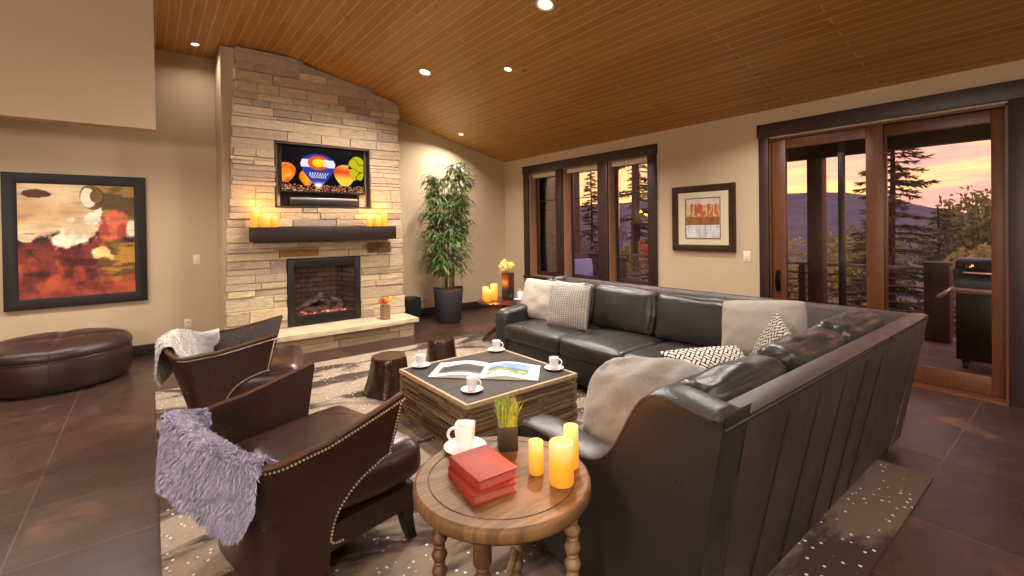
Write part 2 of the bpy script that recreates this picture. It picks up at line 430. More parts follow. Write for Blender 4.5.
# right wall with openings
WIN = [(5.81, 6.52), (4.86, 5.62), (3.94, 4.66)]; WZ0, WZ1 = .62, 2.50
DY0, DY1, DZ = .476, 2.33, 2.47
bm = B()
ys = [YN, DY0, DY1, 3.94, 4.66, 4.86, 5.62, 5.81, 6.52, YB]
for a, b in zip(ys[:-1], ys[1:]):
    top = 2.83
    if (a, b) == (DY0, DY1): box(bm, XR, XR+.2, a, b, DZ, top)
    elif (a, b) in WIN: box(bm, XR, XR+.2, a, b, 0, WZ0); box(bm, XR, XR+.2, a, b, WZ1, top)
    else: box(bm, XR, XR+.2, a, b, 0, top)
struct('wall_right', bm, M_wall, smooth=False)
# baseboards
bm = B(); box(bm, XL, .70, YB-.018, YB, 0, .14, .004); box(bm, 3.02, XR, YB-.018, YB, 0, .14, .004); struct('baseboard_back', bm, M_base)
bm = B(); box(bm, XR-.018, XR, 2.44, YB-.02, 0, .14, .004); box(bm, XR-.018, XR, YN, .36, 0, .14, .004); struct('baseboard_right', bm, M_base)
# chimney body (plaster returns)
bm = B()
box(bm, .72, 1.36, 6.66, YB, 0, 3.79); 
prism(bm, [(1.36, 1.17), (2.41, 1.17), (2.41, zc(2.41)-.01), (1.46, 3.78), (1.36, 3.79)], 6.78, YB, 'y')
prism(bm, [(2.41, 0), (2.98, 0), (2.98, zc(2.98)-.01), (2.41, zc(2.41)-.01)], 6.66, YB, 'y')
struct('wall_chimney', bm, M_wall, 'beige plaster side of the chimney breast', smooth=False)

# window group trim
def trims():
    bm = B(); x0, x1 = XR-.028, XR+.002
    box(bm, x0-.008, x1, 3.785, 6.685, 2.50, 2.64, .004)           # header
    box(bm, x0, x1, 6.53, 6.67, .62, 2.50, .004); box(bm, x0, x1, 3.80, 3.94, .62, 2.50, .004)
    box(bm, x0, x1, 5.63, 5.80, .62, 2.50, .004); box(bm, x0, x1, 4.66, 4.86, .62, 2.50, .004)
    box(bm, x0-.03, x1, 3.79, 6.68, .585, .625, .006); box(bm, x0, x1, 3.80, 6.67, .497, .585, .004)
    return bm
struct('trim_1', trims(), M_trim, 'dark wood casing around the three windows')
M_shade = mat('cellular_shade', '#d9cdb4', .8)
for k, (a, b) in enumerate(WIN):
    bm = B(); f = .028
    box(bm, XR+.0, XR+.2, b-.012, b+.004, WZ0, WZ1); box(bm, XR+.0, XR+.2, a-.004, a+.012, WZ0, WZ1)
    box(bm, XR+.0, XR+.2, a, b, WZ0-.004, WZ0+.012); box(bm, XR, XR+.2, a, b, WZ1-.012, WZ1+.004)
    w = struct('window_%d' % (k+1), bm, M_jamb, ['window beside the room corner', 'middle window of the three', 'window nearest the framed print'][k])
    bm = B(); x0, x1 = XR+.15, XR+.195
    box(bm, x0, x1, a+.012, a+.012+f, WZ0+.012, WZ1-.012, .004); box(bm, x0, x1, b-.012-f, b-.012, WZ0+.012, WZ1-.012, .004)
    box(bm, x0, x1, a+.012+f, b-.012-f, WZ0+.012, WZ0+.085, .004); box(bm, x0, x1, a+.012+f, b-.012-f, WZ1-.085, WZ1-.012, .004)
    box(bm, x0+.01, x1-.01, a+.06, b-.06, 1.985, 2.0)
    obj('sash', bm, M_trim, w)
    bm = B(); box(bm, XR+.168, XR+.174, a+.06, b-.06, WZ0+.08, WZ1-.08); obj('pane', bm, M_glass, w, smooth=False)
    bm = B(); box(bm, XR+.06, XR+.12, a+.014, b-.014, WZ1-.085, WZ1-.013, .008); obj('shade_headrail', bm, M_shade, w)
# patio door
bm = B(); x0 = XR-.03
box(bm, x0-.01, XR+.002, .30, 2.45, 2.49, 2.64, .004); box(bm, x0, XR+.002, 2.33, 2.434, 0, 2.49, .004); box(bm, x0, XR+.002, .33, .476, 0, 2.49, .004)
struct('trim_2', bm, M_trim, 'dark wood casing around the sliding patio door')
bm = B(); box(bm, XR-.004, XR+.2, DY1-.02, DY1+.002, 0, DZ); box(bm, XR-.004, XR+.2, DY0-.002, DY0+.02, 0, DZ); box(bm, XR-.004, XR+.2, DY0, DY1, DZ-.02, DZ+.002)
box(bm, XR-.06, XR+.21, DY0, DY1, -.01, .022, .004)
door = struct('door_1', bm, M_door, 'wooden sliding patio door with two glass leaves')
def leaf(x, y0, y1, sl, sr, name):
    bm = B(); box(bm, x, x+.05, y0, y0+sr, .024, DZ-.022, .005); box(bm, x, x+.05, y1-sl, y1, .024, DZ-.022, .005)
    box(bm, x, x+.05, y0+sr, y1-sl, .024, .185, .005); box(bm, x, x+.05, y0+sr, y1-sl, 2.34, DZ-.022, .005)
    o = obj(name, bm, M_door, door)
    bm = B(); box(bm, x+.02, x+.028, y0+sr-.01, y1-sl+.01, .175, 2.35); obj('pane', bm, M_glass, o, smooth=False); return o
lf = leaf(XR+.015, 1.30, DY1-.02, .145, .14, 'sliding_leaf'); leaf(XR+.075, DY0+.02, 1.38, .09, .09, 'fixed_leaf')
bm = B(); box(bm, XR-.012, XR+.016, 2.225, 2.265, .76, 1.0, .006)
tube(bm, [(XR-.01, 2.245, .80), (XR-.055, 2.245, .82), (XR-.06, 2.245, .88), (XR-.055, 2.245, .94), (XR-.01, 2.245, .96)], .009)
obj('door_handle', bm, mat('dark_bronze', '#1e1712', .35, .8), lf)
bm = B(); box(bm, XR+.15, XR+.185, 1.655, 1.715, .03, 2.40, .004); box(bm, XR+.15, XR+.185, .50, .53, .03, 2.40, .003); box(bm, XR+.15, XR+.185, .5, 1.715, 2.36, 2.40, .003); box(bm, XR+.13, XR+.16, 1.665, 1.705, 1.06, 1.16, .004)
obj('screen_frame', bm, M_black, door)

# ------------------------------------------------------------------ fireplace
fire = thing('fireplace', 'tall tan ledgestone fireplace with dark mantel and raised stone hearth', 'fireplace', (1.85, 6.55, 0))
def edgeL(z): return .69+(.865-.69)*min(1, max(0, (z-.3)/3.3))
def edgeR(z): return 3.03-.05*min(1, max(0, (z-.3)/3.0))
def stones():
    rnd = random.Random(11); V = []; F = []; C = []
    pal = ['#cbb79b', '#c2ad92', '#d2c1a6', '#b9a48b', '#ad9a86', '#bfab95', '#c8b396', '#a8968a', '#d0bc98', '#bca892']
    rows = []
    marks = [0.0, .25, 1.14, 1.37, 1.56, 1.815, 2.67, 3.82]
    for a, b in zip(marks[:-1], marks[1:]):
        z = a
        while z < b-1e-6:
            h = rnd.choice([.045, .055, .07, .085, .10, .13, .17]); 
            if b-(z+h) < .05: h = b-z
            rows.append((z, min(b, z+h))); z += h
    def blk(x0, x1, z0, z1, c, dep):
        g = .0015; y = 6.55-dep*.6; yb = 6.66
        zt0 = min(z1-g, zc(x0)-.012); zt1 = min(z1-g, zc(x1)-.012)
        if zt0 < z0+.012 and zt1 < z0+.012: return
        zt0 = max(zt0, z0+.008); zt1 = max(zt1, z0+.008)
        j = lambda s=.006: rnd.uniform(-s, s); e = min(.007, (z1-z0)*.12)
        pts = [(x0+g, z0+g), (x1-g, z0+g), (x1-g, zt1), (x0+g, zt0)]; n = len(V)
        cx = (x0+x1)/2; cz = z0+(min(zt0, zt1)-z0)/2
        for (px, pz) in pts: V.append((px, yb, pz))
        for (px, pz) in pts: V.append((px+j(.004), y+.014, pz+j(.003)))
        for (px, pz) in pts: V.append((px+(e if px < cx else -e)+j(.003), y+j(.007), pz+(e if pz < cz else -e)+j(.002)))
        fs = [(8, 9, 10, 11)]
        for k in range(4):
            fs += [(k, (k+1) % 4, 4+(k+1) % 4, 4+k), (4+k, 4+(k+1) % 4, 8+(k+1) % 4, 8+k)]
        for q in fs: F.append(tuple(n+i for i in q)); C.append(c)
    for (z0, z1) in rows:
        zm = (z0+z1)/2; spans = [(edgeL(zm), edgeR(zm))]
        cut = None
        if zm < 1.14: cut = (1.405, 2.365)
        elif 1.815 < zm < 2.67: cut = (1.28, 2.54)
        if cut: spans = [(spans[0][0], cut[0]), (cut[1], spans[0][1])]
        for a, b in spans:
            x = a
            while x < b-1e-6:
                w = rnd.uniform(.16, .62)*(1.3 if z1-z0 > .12 else 1)
                if b-(x+w) < .14: w = b-x
                x1 = min(b, x+w); c = np.array(lin(rnd.choice(pal))); c[:3] *= rnd.uniform(.9, 1.08)
                end = (a == spans[0][0] and x == a) or (x1 >= b-1e-6 and b == spans[-1][1])
                ex = rnd.uniform(-.02, .02) if end else 0
                sp = rnd.random()
                if sp < .18 and z1-z0 > .13:      # split a tall stone in two courses
                    zz = z0+(z1-z0)*rnd.uniform(.4, .6)
                    blk(x, x1, z0, zz, c, rnd.uniform(0, .028)); c2 = np.array(lin(rnd.choice(pal))); blk(x, x1, zz, z1, c2, rnd.uniform(0, .028))
                else: blk(x+(ex if x == a else 0), x1+(ex if x1 == b else 0), z0, z1, c, rnd.uniform(0, .028))
                x = x1
    # the rust lintel stone and the deep brown block below the mantel
    for (x0, x1, z0, z1, col) in ((1.31, 1.80, 1.17, 1.27, '#9a6c38'), (2.46, 2.83, 1.17, 1.33, '#6b4a2c')): blk(x0, x1, z0, z1, np.array(lin(col)), .034)
    o = obj('stone_facing', (V, F), M_stone, fire, smooth=False); o.matrix_parent_inverse = fire.matrix_world.inverted()
    face_colors(o, C); return o
def fpart(name, bm, m, parent=None, **k):
    o = obj(name, bm, m, parent or fire, **k); o.location = Vector((-1.85, -6.55, 0)) if parent is None else (0, 0, 0); return o
so = stones(); so.matrix_parent_inverse = Matrix(); so.location = (-1.85, -6.55, 0)
bm = B()   # mortar behind the stones
for a, b, z0, z1 in ((.75, 1.40, 0, 1.15), (2.37, 2.98, 0, 1.15), (.80, 2.98, 1.15, 1.81), (.80, 1.28, 1.81, 2.68), (2.54, 2.97, 1.81, 2.68)):
    box(bm, a, b, 6.556, 6.655, z0, z1)
prism(bm, [(.88, 2.68), (2.96, 2.68), (2.96, zc(2.96)-.03), (1.5, 3.75), (.88, 3.77)], 6.556, 6.655, 'y')
fpart('mortar_bed', bm, M_mortar, smooth=False)
bm = B(); box(bm, .975, 2.80, 6.27, 6.56, 1.375, 1.56, .008); fpart('mantel', bm, M_mantel)
# hearth: split-face base and thick slab
def hearth():
    rnd = random.Random(3); V = []; F = []; C = []
    x = .70; 
    for z0, z1 in ((0, .10), (.10, .19)):
        x = .70
        while x < 2.94:
            x1 = min(2.95, x+rnd.uniform(.4, .9)); 
            if 2.95-x1 < .2: x1 = 2.95
            y = 6.06-rnd.uniform(0, .012); n = len(V)
            for yy in (y, 6.6):
                V += [(x+.003, yy, z0+.003), (x1-.003, yy, z0+.003), (x1-.003, yy, z1-.003), (x+.003, yy, z1-.003)]
            for q in ((0, 1, 2, 3), (4, 7, 6, 5), (0, 4, 5, 1), (1, 5, 6, 2), (2, 6, 7, 3), (3, 7, 4, 0)): F.append(tuple(n+i for i in q)); C.append(lin(rnd.choice(['#8d7a60', '#9c886a', '#7f6c55', '#a8947a'])))
            x = x1
    o = obj('hearth_base', (V, F), M_stone, fire, smooth=False); o.location = (-1.85, -6.55, 0); face_colors(o, C)
hearth()
bm = B(); vs = box(bm, .66, 3.01, 6.02, 6.60, .19, .25)
bmesh.ops.subdivide_edges(bm, edges=bm.edges[:], cuts=14, use_grid_fill=True)
for v in bm.verts:
    if v.co.y < 6.03: v.co.y += .012*nz((v.co.x*7, v.co.z*30, 1)); 
    if v.co.z > .24: v.co.z += .002*nz((v.co.x*5, v.co.y*9, 0))
fpart('hearth_slab', bm, M_slab, angle=50)
# TV niche
M_niche = wood('niche_wood', '#3b2415', '#2c190e', .5)
bm = B(); x0, x1, z0, z1 = 1.285, 2.535, 1.82, 2.665
box(bm, x0, x1, 6.755, 6.775, z0, z1); box(bm, x0, x0+.018, 6.545, 6.76, z0, z1); box(bm, x1-.018, x1, 6.545, 6.76, z0, z1); box(bm, x0, x1, 6.545, 6.76, z0, z0+.018); box(bm, x0, x1, 6.545, 6.76, z1-.018, z1)
fpart('niche_lining', bm, M_niche, smooth=False)
# firebox
bm = B(); X0, X1, Z0, Z1 = 1.41, 2.36, .262, 1.135
box(bm, X0, X0+.075, 6.53, 6.57, Z0, Z1, .004); box(bm, X1-.075, X1, 6.53, 6.57, Z0, Z1, .004); box(bm, X0+.075, X1-.075, 6.53, 6.57, Z1-.11, Z1, .004); box(bm, X0+.075, X1-.075, 6.53, 6.57, Z0, Z0+.13, .004)
for k in range(5): box(bm, X0+.1, X1-.1, 6.522, 6.532, Z0+.025+k*.02, Z0+.033+k*.02)
fb = fpart('firebox_frame', bm, M_black)
def brick_mat():
    m = mat('fire_brick', '#5a463c', .9); t = NT(m)
    br = t.n('TexBrick', Vector=t.obj(rot=(PI/2, 0, 0)), Color1='#8a6d5e', Color2='#6a5247', Mortar='#3a2e28', Scale=1.0, Mortar_Size=.006, Brick_Width=.21, Row_Height=.07)
    t.base(br.outputs[0]); t.bump(br.outputs[1], -.5, .01); return m
bm = B(); box(bm, X0+.03, X1-.03, 7.02, 7.04, Z0, Z1, mi=0)
prism(bm, [(X0+.06, 6.58), (X0+.085, 6.58), (X0+.2, 7.03), (X0+.17, 7.03)], Z0, Z1, 'z'); prism(bm, [(X1-.06, 6.58), (X1-.085, 6.58), (X1-.2, 7.03), (X1-.17, 7.03)], Z0, Z1, 'z')
box(bm, X0+.03, X1-.03, 6.57, 7.04, Z0, Z0+.1); box(bm, X0+.03, X1-.03, 6.57, 7.04, Z1-.06, Z1)
obj('fire_chamber', bm, brick_mat(), fb, smooth=False)
M_log = mat('charred_log', '#9a8b7e', .9, bump=(16, .8, .02), var=(9, '#2e2724', .4, .65))
for (p, q, r) in (((1.60, 6.86, .43), (2.2, 6.80, .42), .05), ((1.66, 6.74, .50), (1.92, 6.93, .58), .035), ((2.16, 6.74, .49), (1.9, 6.93, .60), .035), ((1.55, 6.78, .46), (1.85, 6.70, .56), .03), ((1.85, 6.72, .55), (2.15, 6.74, .44), .033)):
    bm = B(); P, Q = Vector(p), Vector(q); pts = [P.lerp(Q, i/7)+Vector((0, .01*nz((i, p[0], 2)), .012*nz((i*1.3, 3, p[0])))) for i in range(8)]
    tube(bm, pts, [r*(1+.12*nz((i*2, p[0]*5, 9))) for i in range(8)], 10); obj('log', bm, M_log, fb)
bm = B()
for i in range(70):
    x = random.uniform(1.56, 2.24); y = random.uniform(6.64, 6.85); s = random.uniform(.012, .03)
    vs = bmesh.ops.create_icosphere(bm, subdivisions=1, radius=s)['verts']
    for v in vs: v.co = Vector((v.co.x*1.4+x, v.co.y+y, v.co.z*.8+.375))
def ember_mat():
    m = mat('embers', '#51403a', .9); t = NT(m); n = t.noise(t.obj(), 14, 3)
    t.set(t.b.inputs['Emission Color'], t.ramp(n, [(.42, '#000000'), (.56, '#e8604c'), (.68, '#ffcfc4')])); t.b.inputs['Emission Strength'].default_value = 1.1; return m
obj('ember_bed', bm, ember_mat(), fb)
bm = B(); box(bm, X0+.07, X1-.07, 6.556, 6.562, Z0+.12, Z1-.1); obj('fire_glass', bm, M_glass, fb, smooth=False)

# ------------------------------------------------------------------ television + soundbar
def screen_mat():
    m = mat('tv_screen', '#040405', .25); t = NT(m); a = t.n('Attribute', {'attribute_name': 'Col'})
    t.set(t.b.inputs['Emission Color'], a.outputs['Color']); t.b.inputs['Emission Strength'].default_value = .9; t.b.inputs['Specular IOR Level'].default_value = .08; return m
tv = thing('television', 'flat television showing glowing hot air balloons, set into the stone', 'television', (1.915, 6.60, 2.02))
bm = B(); box(bm, -.56, .56, 0.0, .05, 0, .62, .006); obj('bezel', bm, M_black, tv)
def tv_img(u, v):
    x = u*1.08; y = v*.60; c = np.zeros(u.shape+(3,)); c[..., :] = (.012, .014, .035)
    def put(mask, col): c[mask] = col
    n = vnoise(u, v, 9, 3)
    # skyline / crowd
    cr = v < .13+.05*(n-.5); c[cr] = (np.stack([.10+.5*n, .07+.34*n, .06+.28*n], -1)*(np.clip(vnoise(u, v, 30, 8)*3-1.0, .15, 1.3)[..., None]*.8))[cr]
    put((v < .16) & (vnoise(u*3, v*3, 30, 21, 2) > .68), (1, .85, .6)); put((v < .15) & (vnoise(u*3, v*3, 31, 22, 2) > .70), (.9, .25, .2))
    def ball(cx, cy, r, ry, yb, fn, rb=.03):
        """balloon: elliptical crown tapering to a mouth at height yb"""
        dx = (x-cx); up = r*np.sqrt(np.maximum(0, 1-(np.clip(y-cy, 0, None)/ry)**2)); tt = np.clip((y-yb)/(cy-yb), 0, 1); lo = rb+(r-rb)*(1-(1-tt)**1.7)
        half = np.where(y >= cy, up, lo); m = (np.abs(dx) < half) & (y > yb) & (y < cy+ry); c[m] = fn(dx/np.maximum(half, 1e-3), (y-cy)/ry, tt)[m]
    o = lambda a, b, k: np.array(a)*(1-k[..., None])+np.array(b)*k[..., None]
    ball(.045, .285, .125, .10, .115, lambda p, q, t: o((1, .75, .2), (.95, .25, .12), np.clip(vnoise(u*1.2, v, 11, 4)*1.6-.3, 0, 1)))
    ball(.31, .20, .10, .105, .085, lambda p, q, t: o((1, .72, .15), (.93, .45, .1), np.abs(p)))
    ball(.815, .285, .155, .115, .095, lambda p, q, t: o((1, .82, .3), (.92, .25, .1), np.clip(1-np.abs(q-.1)*1.1+.5*(n-.5), 0, 1)), .05)
    yel = vnoise(u*1.3, v, 8, 14, 2)
    ball(.985, .385, .12, .15, .18, lambda p, q, t: np.where((np.abs(yel-.5) < .045)[..., None], np.array((.05, .05, .02)), np.array((.78, .74, .10))), .06)
    def flag(p, q, t):
        k = np.zeros(u.shape+(3,)); k[...] = (.17, .24, .58)
        k[(q < .45) & (q > -.30)] = (.93, .90, .93)
        X = (x-.455)/.225; Y = (y-.385)/.16; d = np.hypot(X-.02, Y-.12)
        ring = d < .62; k[ring] = (.93, .33, .13); k[d < .36] = (.99, .85, .18); k[ring & (d > .36) & (X > .30) & (np.abs(Y-.12) < .30)] = (.93, .90, .93)
        w = (t < .62) & (t > .36) & (np.abs(p) < .72) & (np.abs(((p*5.5+.4*np.sin(t*30)) % 1)-.5) < .17); k[w] = (.92, .93, .98)
        gl = np.clip((.25-t), 0, .25)*3; k = k+gl[..., None]*np.array((1, .7, .6)); return k
    ball(.455, .385, .225, .145, .075, flag, .03)
    d = np.hypot(x-.455, y-.085); c += np.exp(-(d/.035)**2)[..., None]*np.array((1, .6, .55))
    return c
picture('screen', 230, 130, 1.08, .58, tv_img, screen_mat(), tv, lambda u, v: Vector((-.54+1.08*u, -.002, .02+.58*v)))
sb = thing('soundbar', 'long black soundbar with silver top edge under the television', 'soundbar', (1.915, 6.63, 1.84))
bm = B(); box(bm, -.46, .46, -.05, .05, 0, .105, .012); obj('body', bm, M_black, sb)
bm = B(); box(bm, -.445, .445, -.055, -.04, .085, .112, .004); obj('trim_strip', bm, mat('brushed_silver', '#a9a7a6', .35, .7), sb)

# ------------------------------------------------------------------ candles
def wax(name, c1, c2, s):
    m = mat(name, c1, .55); t = NT(m); tc = t.t.nodes.new('ShaderNodeTexCoord'); sp = t.n('SeparateXYZ', Vector=tc.outputs['Generated'])
    r = t.ramp(sp.outputs[2], [(0.0, c2), (.55, c1), (1.0, '#ffe9a8')]); t.set(t.b.inputs['Emission Color'], r); t.base('#c88a30'); t.b.inputs['Emission Strength'].default_value = s; return m
M_wax = wax('glowing_wax', '#ffb63a', '#ee8a1c', .62); M_wax2 = wax('glowing_wax_deep', '#ff9f10', '#ea7605', .66)
def candle(x, y, z, r, h, label, group, m=None, n=28):
    t = thing('candle', label, 'candle', (x, y, z), 0, group)
    bm = B(); d = min(.012, h*.1); rim = r*.82
    lathe(bm, [(0.0001, 0), (r*.96, 0), (r, .006), (r, h-.006), (r*.95, h), (rim, h-.001), (rim*.92, h-d), (0.0001, h-d*1.2)], n, cap=False)
    obj('wax', bm, m or M_wax, t)
    l = bpy.data.lights.new('candle_glow', 'POINT'); l.energy = 1.2*(h/.12); l.color = lin('#ffa63c')[:3]; l.shadow_soft_size = .03
    o = bpy.data.objects.new('candle_glow', l); COL.objects.link(o); o.location = (x, y, z+h+.05)
g = 'candles on the stone fireplace mantel'
for x, y, r, h, lab in ((1.02, 6.42, .046, .24, 'tallest mantel candle of the left trio, beside the stone edge'), (1.13, 6.38, .056, .155, 'wide mantel candle, middle of the left trio'),
                        (1.235, 6.41, .042, .135, 'shortest mantel candle of the left trio, towards the television'), (2.455, 6.41, .044, .145, 'shortest mantel candle of the right trio, towards the television'),
                        (2.565, 6.38, .056, .16, 'wide mantel candle, middle of the right trio'), (2.68, 6.42, .046, .225, 'tallest mantel candle of the right trio, beside the stone edge')):
    candle(x, y, 1.56, r, h, lab, g)
# ------------------------------------------------------------------ rug
bm = B(); box(bm, .02, 3.60, .62, 5.50, .001, .016, .005); tag(obj('rug', bm, M_rug), 'large speckled beige and brown hide rug under the seating', 'rug')
RG = .0165

# ------------------------------------------------------------------ sectional sofa
sofa = thing('sectional_sofa', 'large L-shaped charcoal leather sectional sofa on the rug', 'sofa', (0, 0, 0))
SE = 1.385        # end panel plane of the short run
def sofa_build():
    LY1 = 4.22    # far end of the long run
    # long run: plinth, leaning back, arm
    bm = B(); box(bm, 3.07, 3.92, 1.75, 4.05, .06, .29, .02); box(bm, SE+.16, 3.90, .90, 1.72, .06, .29, .02); obj('base', bm, M_sofa, sofa)
    def backprof(top, bot, inner_t, inner_b, zt, n=5):   # outer/inner lean: returns polygon in (w, z)
        p = [(bot, .06), (top, zt-.03), (top-.004, zt-.008), (top-.03, zt)] ; q = [(inner_t+.02, zt-.004), (inner_t, zt-.03), (inner_b, .06)]
        return p+q
    bm = B(); prism(bm, backprof(4.085, 3.975, 3.985, 3.78, .895), .86, LY1, 'y')
    for v in bm.verts:                                     # mitre to the leaning rear face
        if v.co.y < 1: v.co.y = .86-.14*(v.co.z/.9)
    obj('back', bm, M_sofab, sofa, angle=30)
    # short run back, in two panels with the visible joint
    for a, b in ((SE+.145, 3.19), (3.20, 4.0)):
        bm = B(); prism(bm, [(.86, .06), (.725, .865), (.722, .885), (.75, .897), (.81, .893), (.83, .865), (1.04, .06)], a, b, 'x')
        if b > 3.9:
            for v in bm.verts:
                if v.co.x > 3.9: v.co.x = 3.96+.13*(v.co.z/.9)
        obj('back', bm, M_sofab, sofa, angle=30)
    # vertical seams + top welt on the outside of the back
    bm = B()
    for x in (1.80, 2.10, 2.40, 2.68, 2.95): tube(bm, [(x, .86-.001-.1677*(z-.06)/.805, z) for z in (.07, .3, .6, .855)], .0034, 6)
    tube(bm, [(SE, .722, .872), (3.185, .722, .872)], .006, 6); tube(bm, [(3.205, .722, .872), (4.08, .722, .872)], .006, 6)
    obj('seam', bm, mat('dark_thread', '#1f1817', .6), sofa)
    # scooped end arm of the short run (profile in y, z)
    pr = [(.86, .06), (.725, .865), (.722, .885), (.75, .900), (.81, .908), (.93, .925), (.985, .918), (1.03, .885), (1.075, .82), (1.12, .735), (1.17, .655), (1.23, .60), (1.31, .575), (1.42, .580), (1.56, .590), (1.68, .585), (1.73, .562), (1.745, .52), (1.745, .06)]
    pr2 = []                                               # smooth it
    for i in range(len(pr)-1):
        p0, p1, p2, p3 = pr[max(i-1, 0)], pr[i], pr[i+1], pr[min(i+2, len(pr)-1)]
        for k in range(4):
            s = k/4
            if i in (0, len(pr)-2): pr2.append((p1[0]+(p2[0]-p1[0])*s, p1[1]+(p2[1]-p1[1])*s)); continue
            f = lambda a, b, c, d: .5*((2*b)+(-a+c)*s+(2*a-5*b+4*c-d)*s*s+(-a+3*b-3*c+d)*s**3)
            pr2.append((f(p0[0], p1[0], p2[0], p3[0]), f(p0[1], p1[1], p2[1], p3[1])))
    pr2.append(pr[-1])
    cen = (1.2, .45)
    def ring(x, off): return [(x, y+(0 if y < .76 else -off*.5 if y > 1.6 else 0), z-(off if z > .1 and y > .76 else 0)) for y, z in pr2]
    xs = [(SE-.002, .022), (SE-.006, .008), (SE+.002, 0), (SE+.06, -.012), (SE+.13, -.008), (SE+.155, .0), (SE+.162, .03)]
    V = []; n = len(pr2)
    for x, o in xs: V += ring(x, o)
    F = grid_faces(len(xs), n, cv=True); F += [tuple(range(n))[::-1], tuple((len(xs)-1)*n+i for i in range(n))]
    bm = B(); add(bm, V, F); bmesh.ops.recalc_face_normals(bm, faces=bm.faces[:]); arm = obj('armrest', bm, M_sofa, sofa, angle=60)
    bm = B(); tube(bm, [(SE-.004, y, z-.006) for y, z in pr2 if z > .5 and y > .76], .005, 6)
    tube(bm, [(SE-.005, 1.36, z) for z in (.06, .25, .56)], .004, 6)
    obj('welt', bm, M_sofab, arm)
    # arm of the long run (far end), rolled
    pa = [(3.06, .06), (3.06, .50), (3.075, .555), (3.12, .58), (3.3, .60), (3.55, .64), (3.72, .72), (3.80, .82), (3.86, .885), (4.07, .89), (3.975, .06)]
    V = []; xs = [(4.045, .03), (4.05, .0), (4.07, -.012), (4.14, -.018), (4.21, -.012), (4.225, 0), (4.23, .03)]
    for yy, o in xs: V += [(x+(o if x < 3.1 else 0), yy, z-(o if z > .1 else 0)) for x, z in pa]
    n = len(pa); F = grid_faces(len(xs), n, cv=True)+[tuple(range(n)), tuple((len(xs)-1)*n+n-1-i for i in range(n))]
    bm = B(); add(bm, V, F); bmesh.ops.recalc_face_normals(bm, faces=bm.faces[:]); obj('armrest', bm, M_sofa, sofa, angle=60)
    # seat cushions
    def seat(x0, x1, y0, y1, s):
        bm = B(); put(bm, softbox(x1-x0, y1-y0, .17, .045, .030, 16, .009, s, ws=5), T((x0+x1)/2, (y0+y1)/2, .375)); obj('seat_cushion', bm, M_sofa, sofa, angle=80)
    seat(3.03, 3.80, 3.20, 4.04, 1); seat(3.03, 3.80, 2.46, 3.195, 2); seat(3.03, 3.80, 1.74, 2.455, 3)
    seat(3.0, 3.80, 1.02, 1.73, 4); seat(2.27, 2.99, 1.02, 1.76, 5); seat(1.555, 2.265, 1.02, 1.76, 6)
    # back cushions of the long run: lean against the back
    def backc(cx, cy, w, h, t, rz, s, lean, zb=.44, m=None):
        bm = B(); M = T(cx, cy, zb) @ Rm(rz, 'Z') @ Rm(lean, 'X') @ T(0, 0, h/2)
        put(bm, softbox(w, t, h, .055, .05, 20, .017, s, 1, True, 6), M); obj('back_cushion', bm, m or M_sofa, sofa, angle=80)
    for a, b, s in ((3.36, 4.03, 11), (2.60, 3.35, 12), (1.55, 2.59, 13)):
        backc(3.74, (a+b)/2, b-a-.012, .43, .17, -PI/2, s, -.16, .455)
    # back cushions of the short run, slumped and standing a little proud of the back
    backc(1.93, 1.00, .66, .46, .17, PI, 21, -.10, .455); backc(2.62, .98, .68, .475, .18, PI, 22, -.08, .455); backc(3.30, .97, .66, .49, .19, PI, 23, -.06, .455)
    bm = B()
    for x, y in ((3.12, 4.15), (3.9, 4.15), (3.12, 1.9), (3.9, .93), (1.47, .93), (1.47, 1.68), (3.17, .93), (3.23, .93)):
        f = B(); box(f, x-.03, x+.03, y-.03, y+.03, RG, .062, .006); obj('foot', f, M_black, sofa)
    bm.free()
sofa_build()

# ------------------------------------------------------------------ cushions on the sofa
def fabric(name, c, c2, sc=220, rough=.95):
    m = mat(name, c, rough, spec=.1); t = NT(m); n = t.noise(t.obj(), sc, 2); t.base(t.mix(n, c, c2)); t.bump(n, .35, .003); return m
def pattern_mat(name, ca, cb, fx, fz, thr=0.0, wob=1.1):
    m = mat(name, ca, .9, spec=.1); t = NT(m); sp = t.n('SeparateXYZ', Vector=t.obj())
    x = t.math('MULTIPLY', sp.outputs[0], fx); z = t.math('MULTIPLY', sp.outputs[2], fz)
    a = t.math('SINE', t.math('ADD', x, t.math('MULTIPLY', t.math('SINE', z), wob)))
    b = t.math('SINE', t.math('ADD', z, t.math('MULTIPLY', t.math('SINE', x), wob)))
    v = t.math('ABSOLUTE', t.math('MULTIPLY', a, b)); k = t.ramp(v, [(thr, 0.0), (thr+.05, 1.0)])
    t.base(t.mix(k, ca, cb)); return m
def pillow(name, label, loc, rz, lean, w, h, th, m, roll=0.0, seed=0, pinch=.06, wr=.006, cat='pillow', rnd=.03):
    bm = B(); put(bm, pillow_geo(w, h, th, 30, pinch, wr, seed, 0, rnd))
    o = obj(name, bm, m, None, angle=80); tag(o, label, cat)
    o.matrix_world = T(*loc) @ Rm(rz, 'Z') @ Rm(lean, 'X') @ Rm(roll, 'Y'); return o
M_lin = fabric('oat_linen', '#bdb5aa', '#a39b90'); M_grey = fabric('grey_chenille', '#a59e95', '#8b847c', 120); M_lav = fabric('dove_velvet', '#8f8882', '#736c66', 90, .5); NT(M_lav).b.inputs['Sheen Weight'].default_value = .4
pillow('throw_pillow', 'plain white pillow at the far end of the sofa, behind the dotted one', (3.50, 4.00, .69), -PI/2+.22, -.30, .47, .47, .17, M_lin, .05, 1, .05, .012, rnd=.07)
pillow('throw_pillow', 'white pillow showing only its top behind the dotted pillow', (3.62, 3.66, .69), -PI/2, -.22, .44, .44, .13, M_lin, 0, 5)
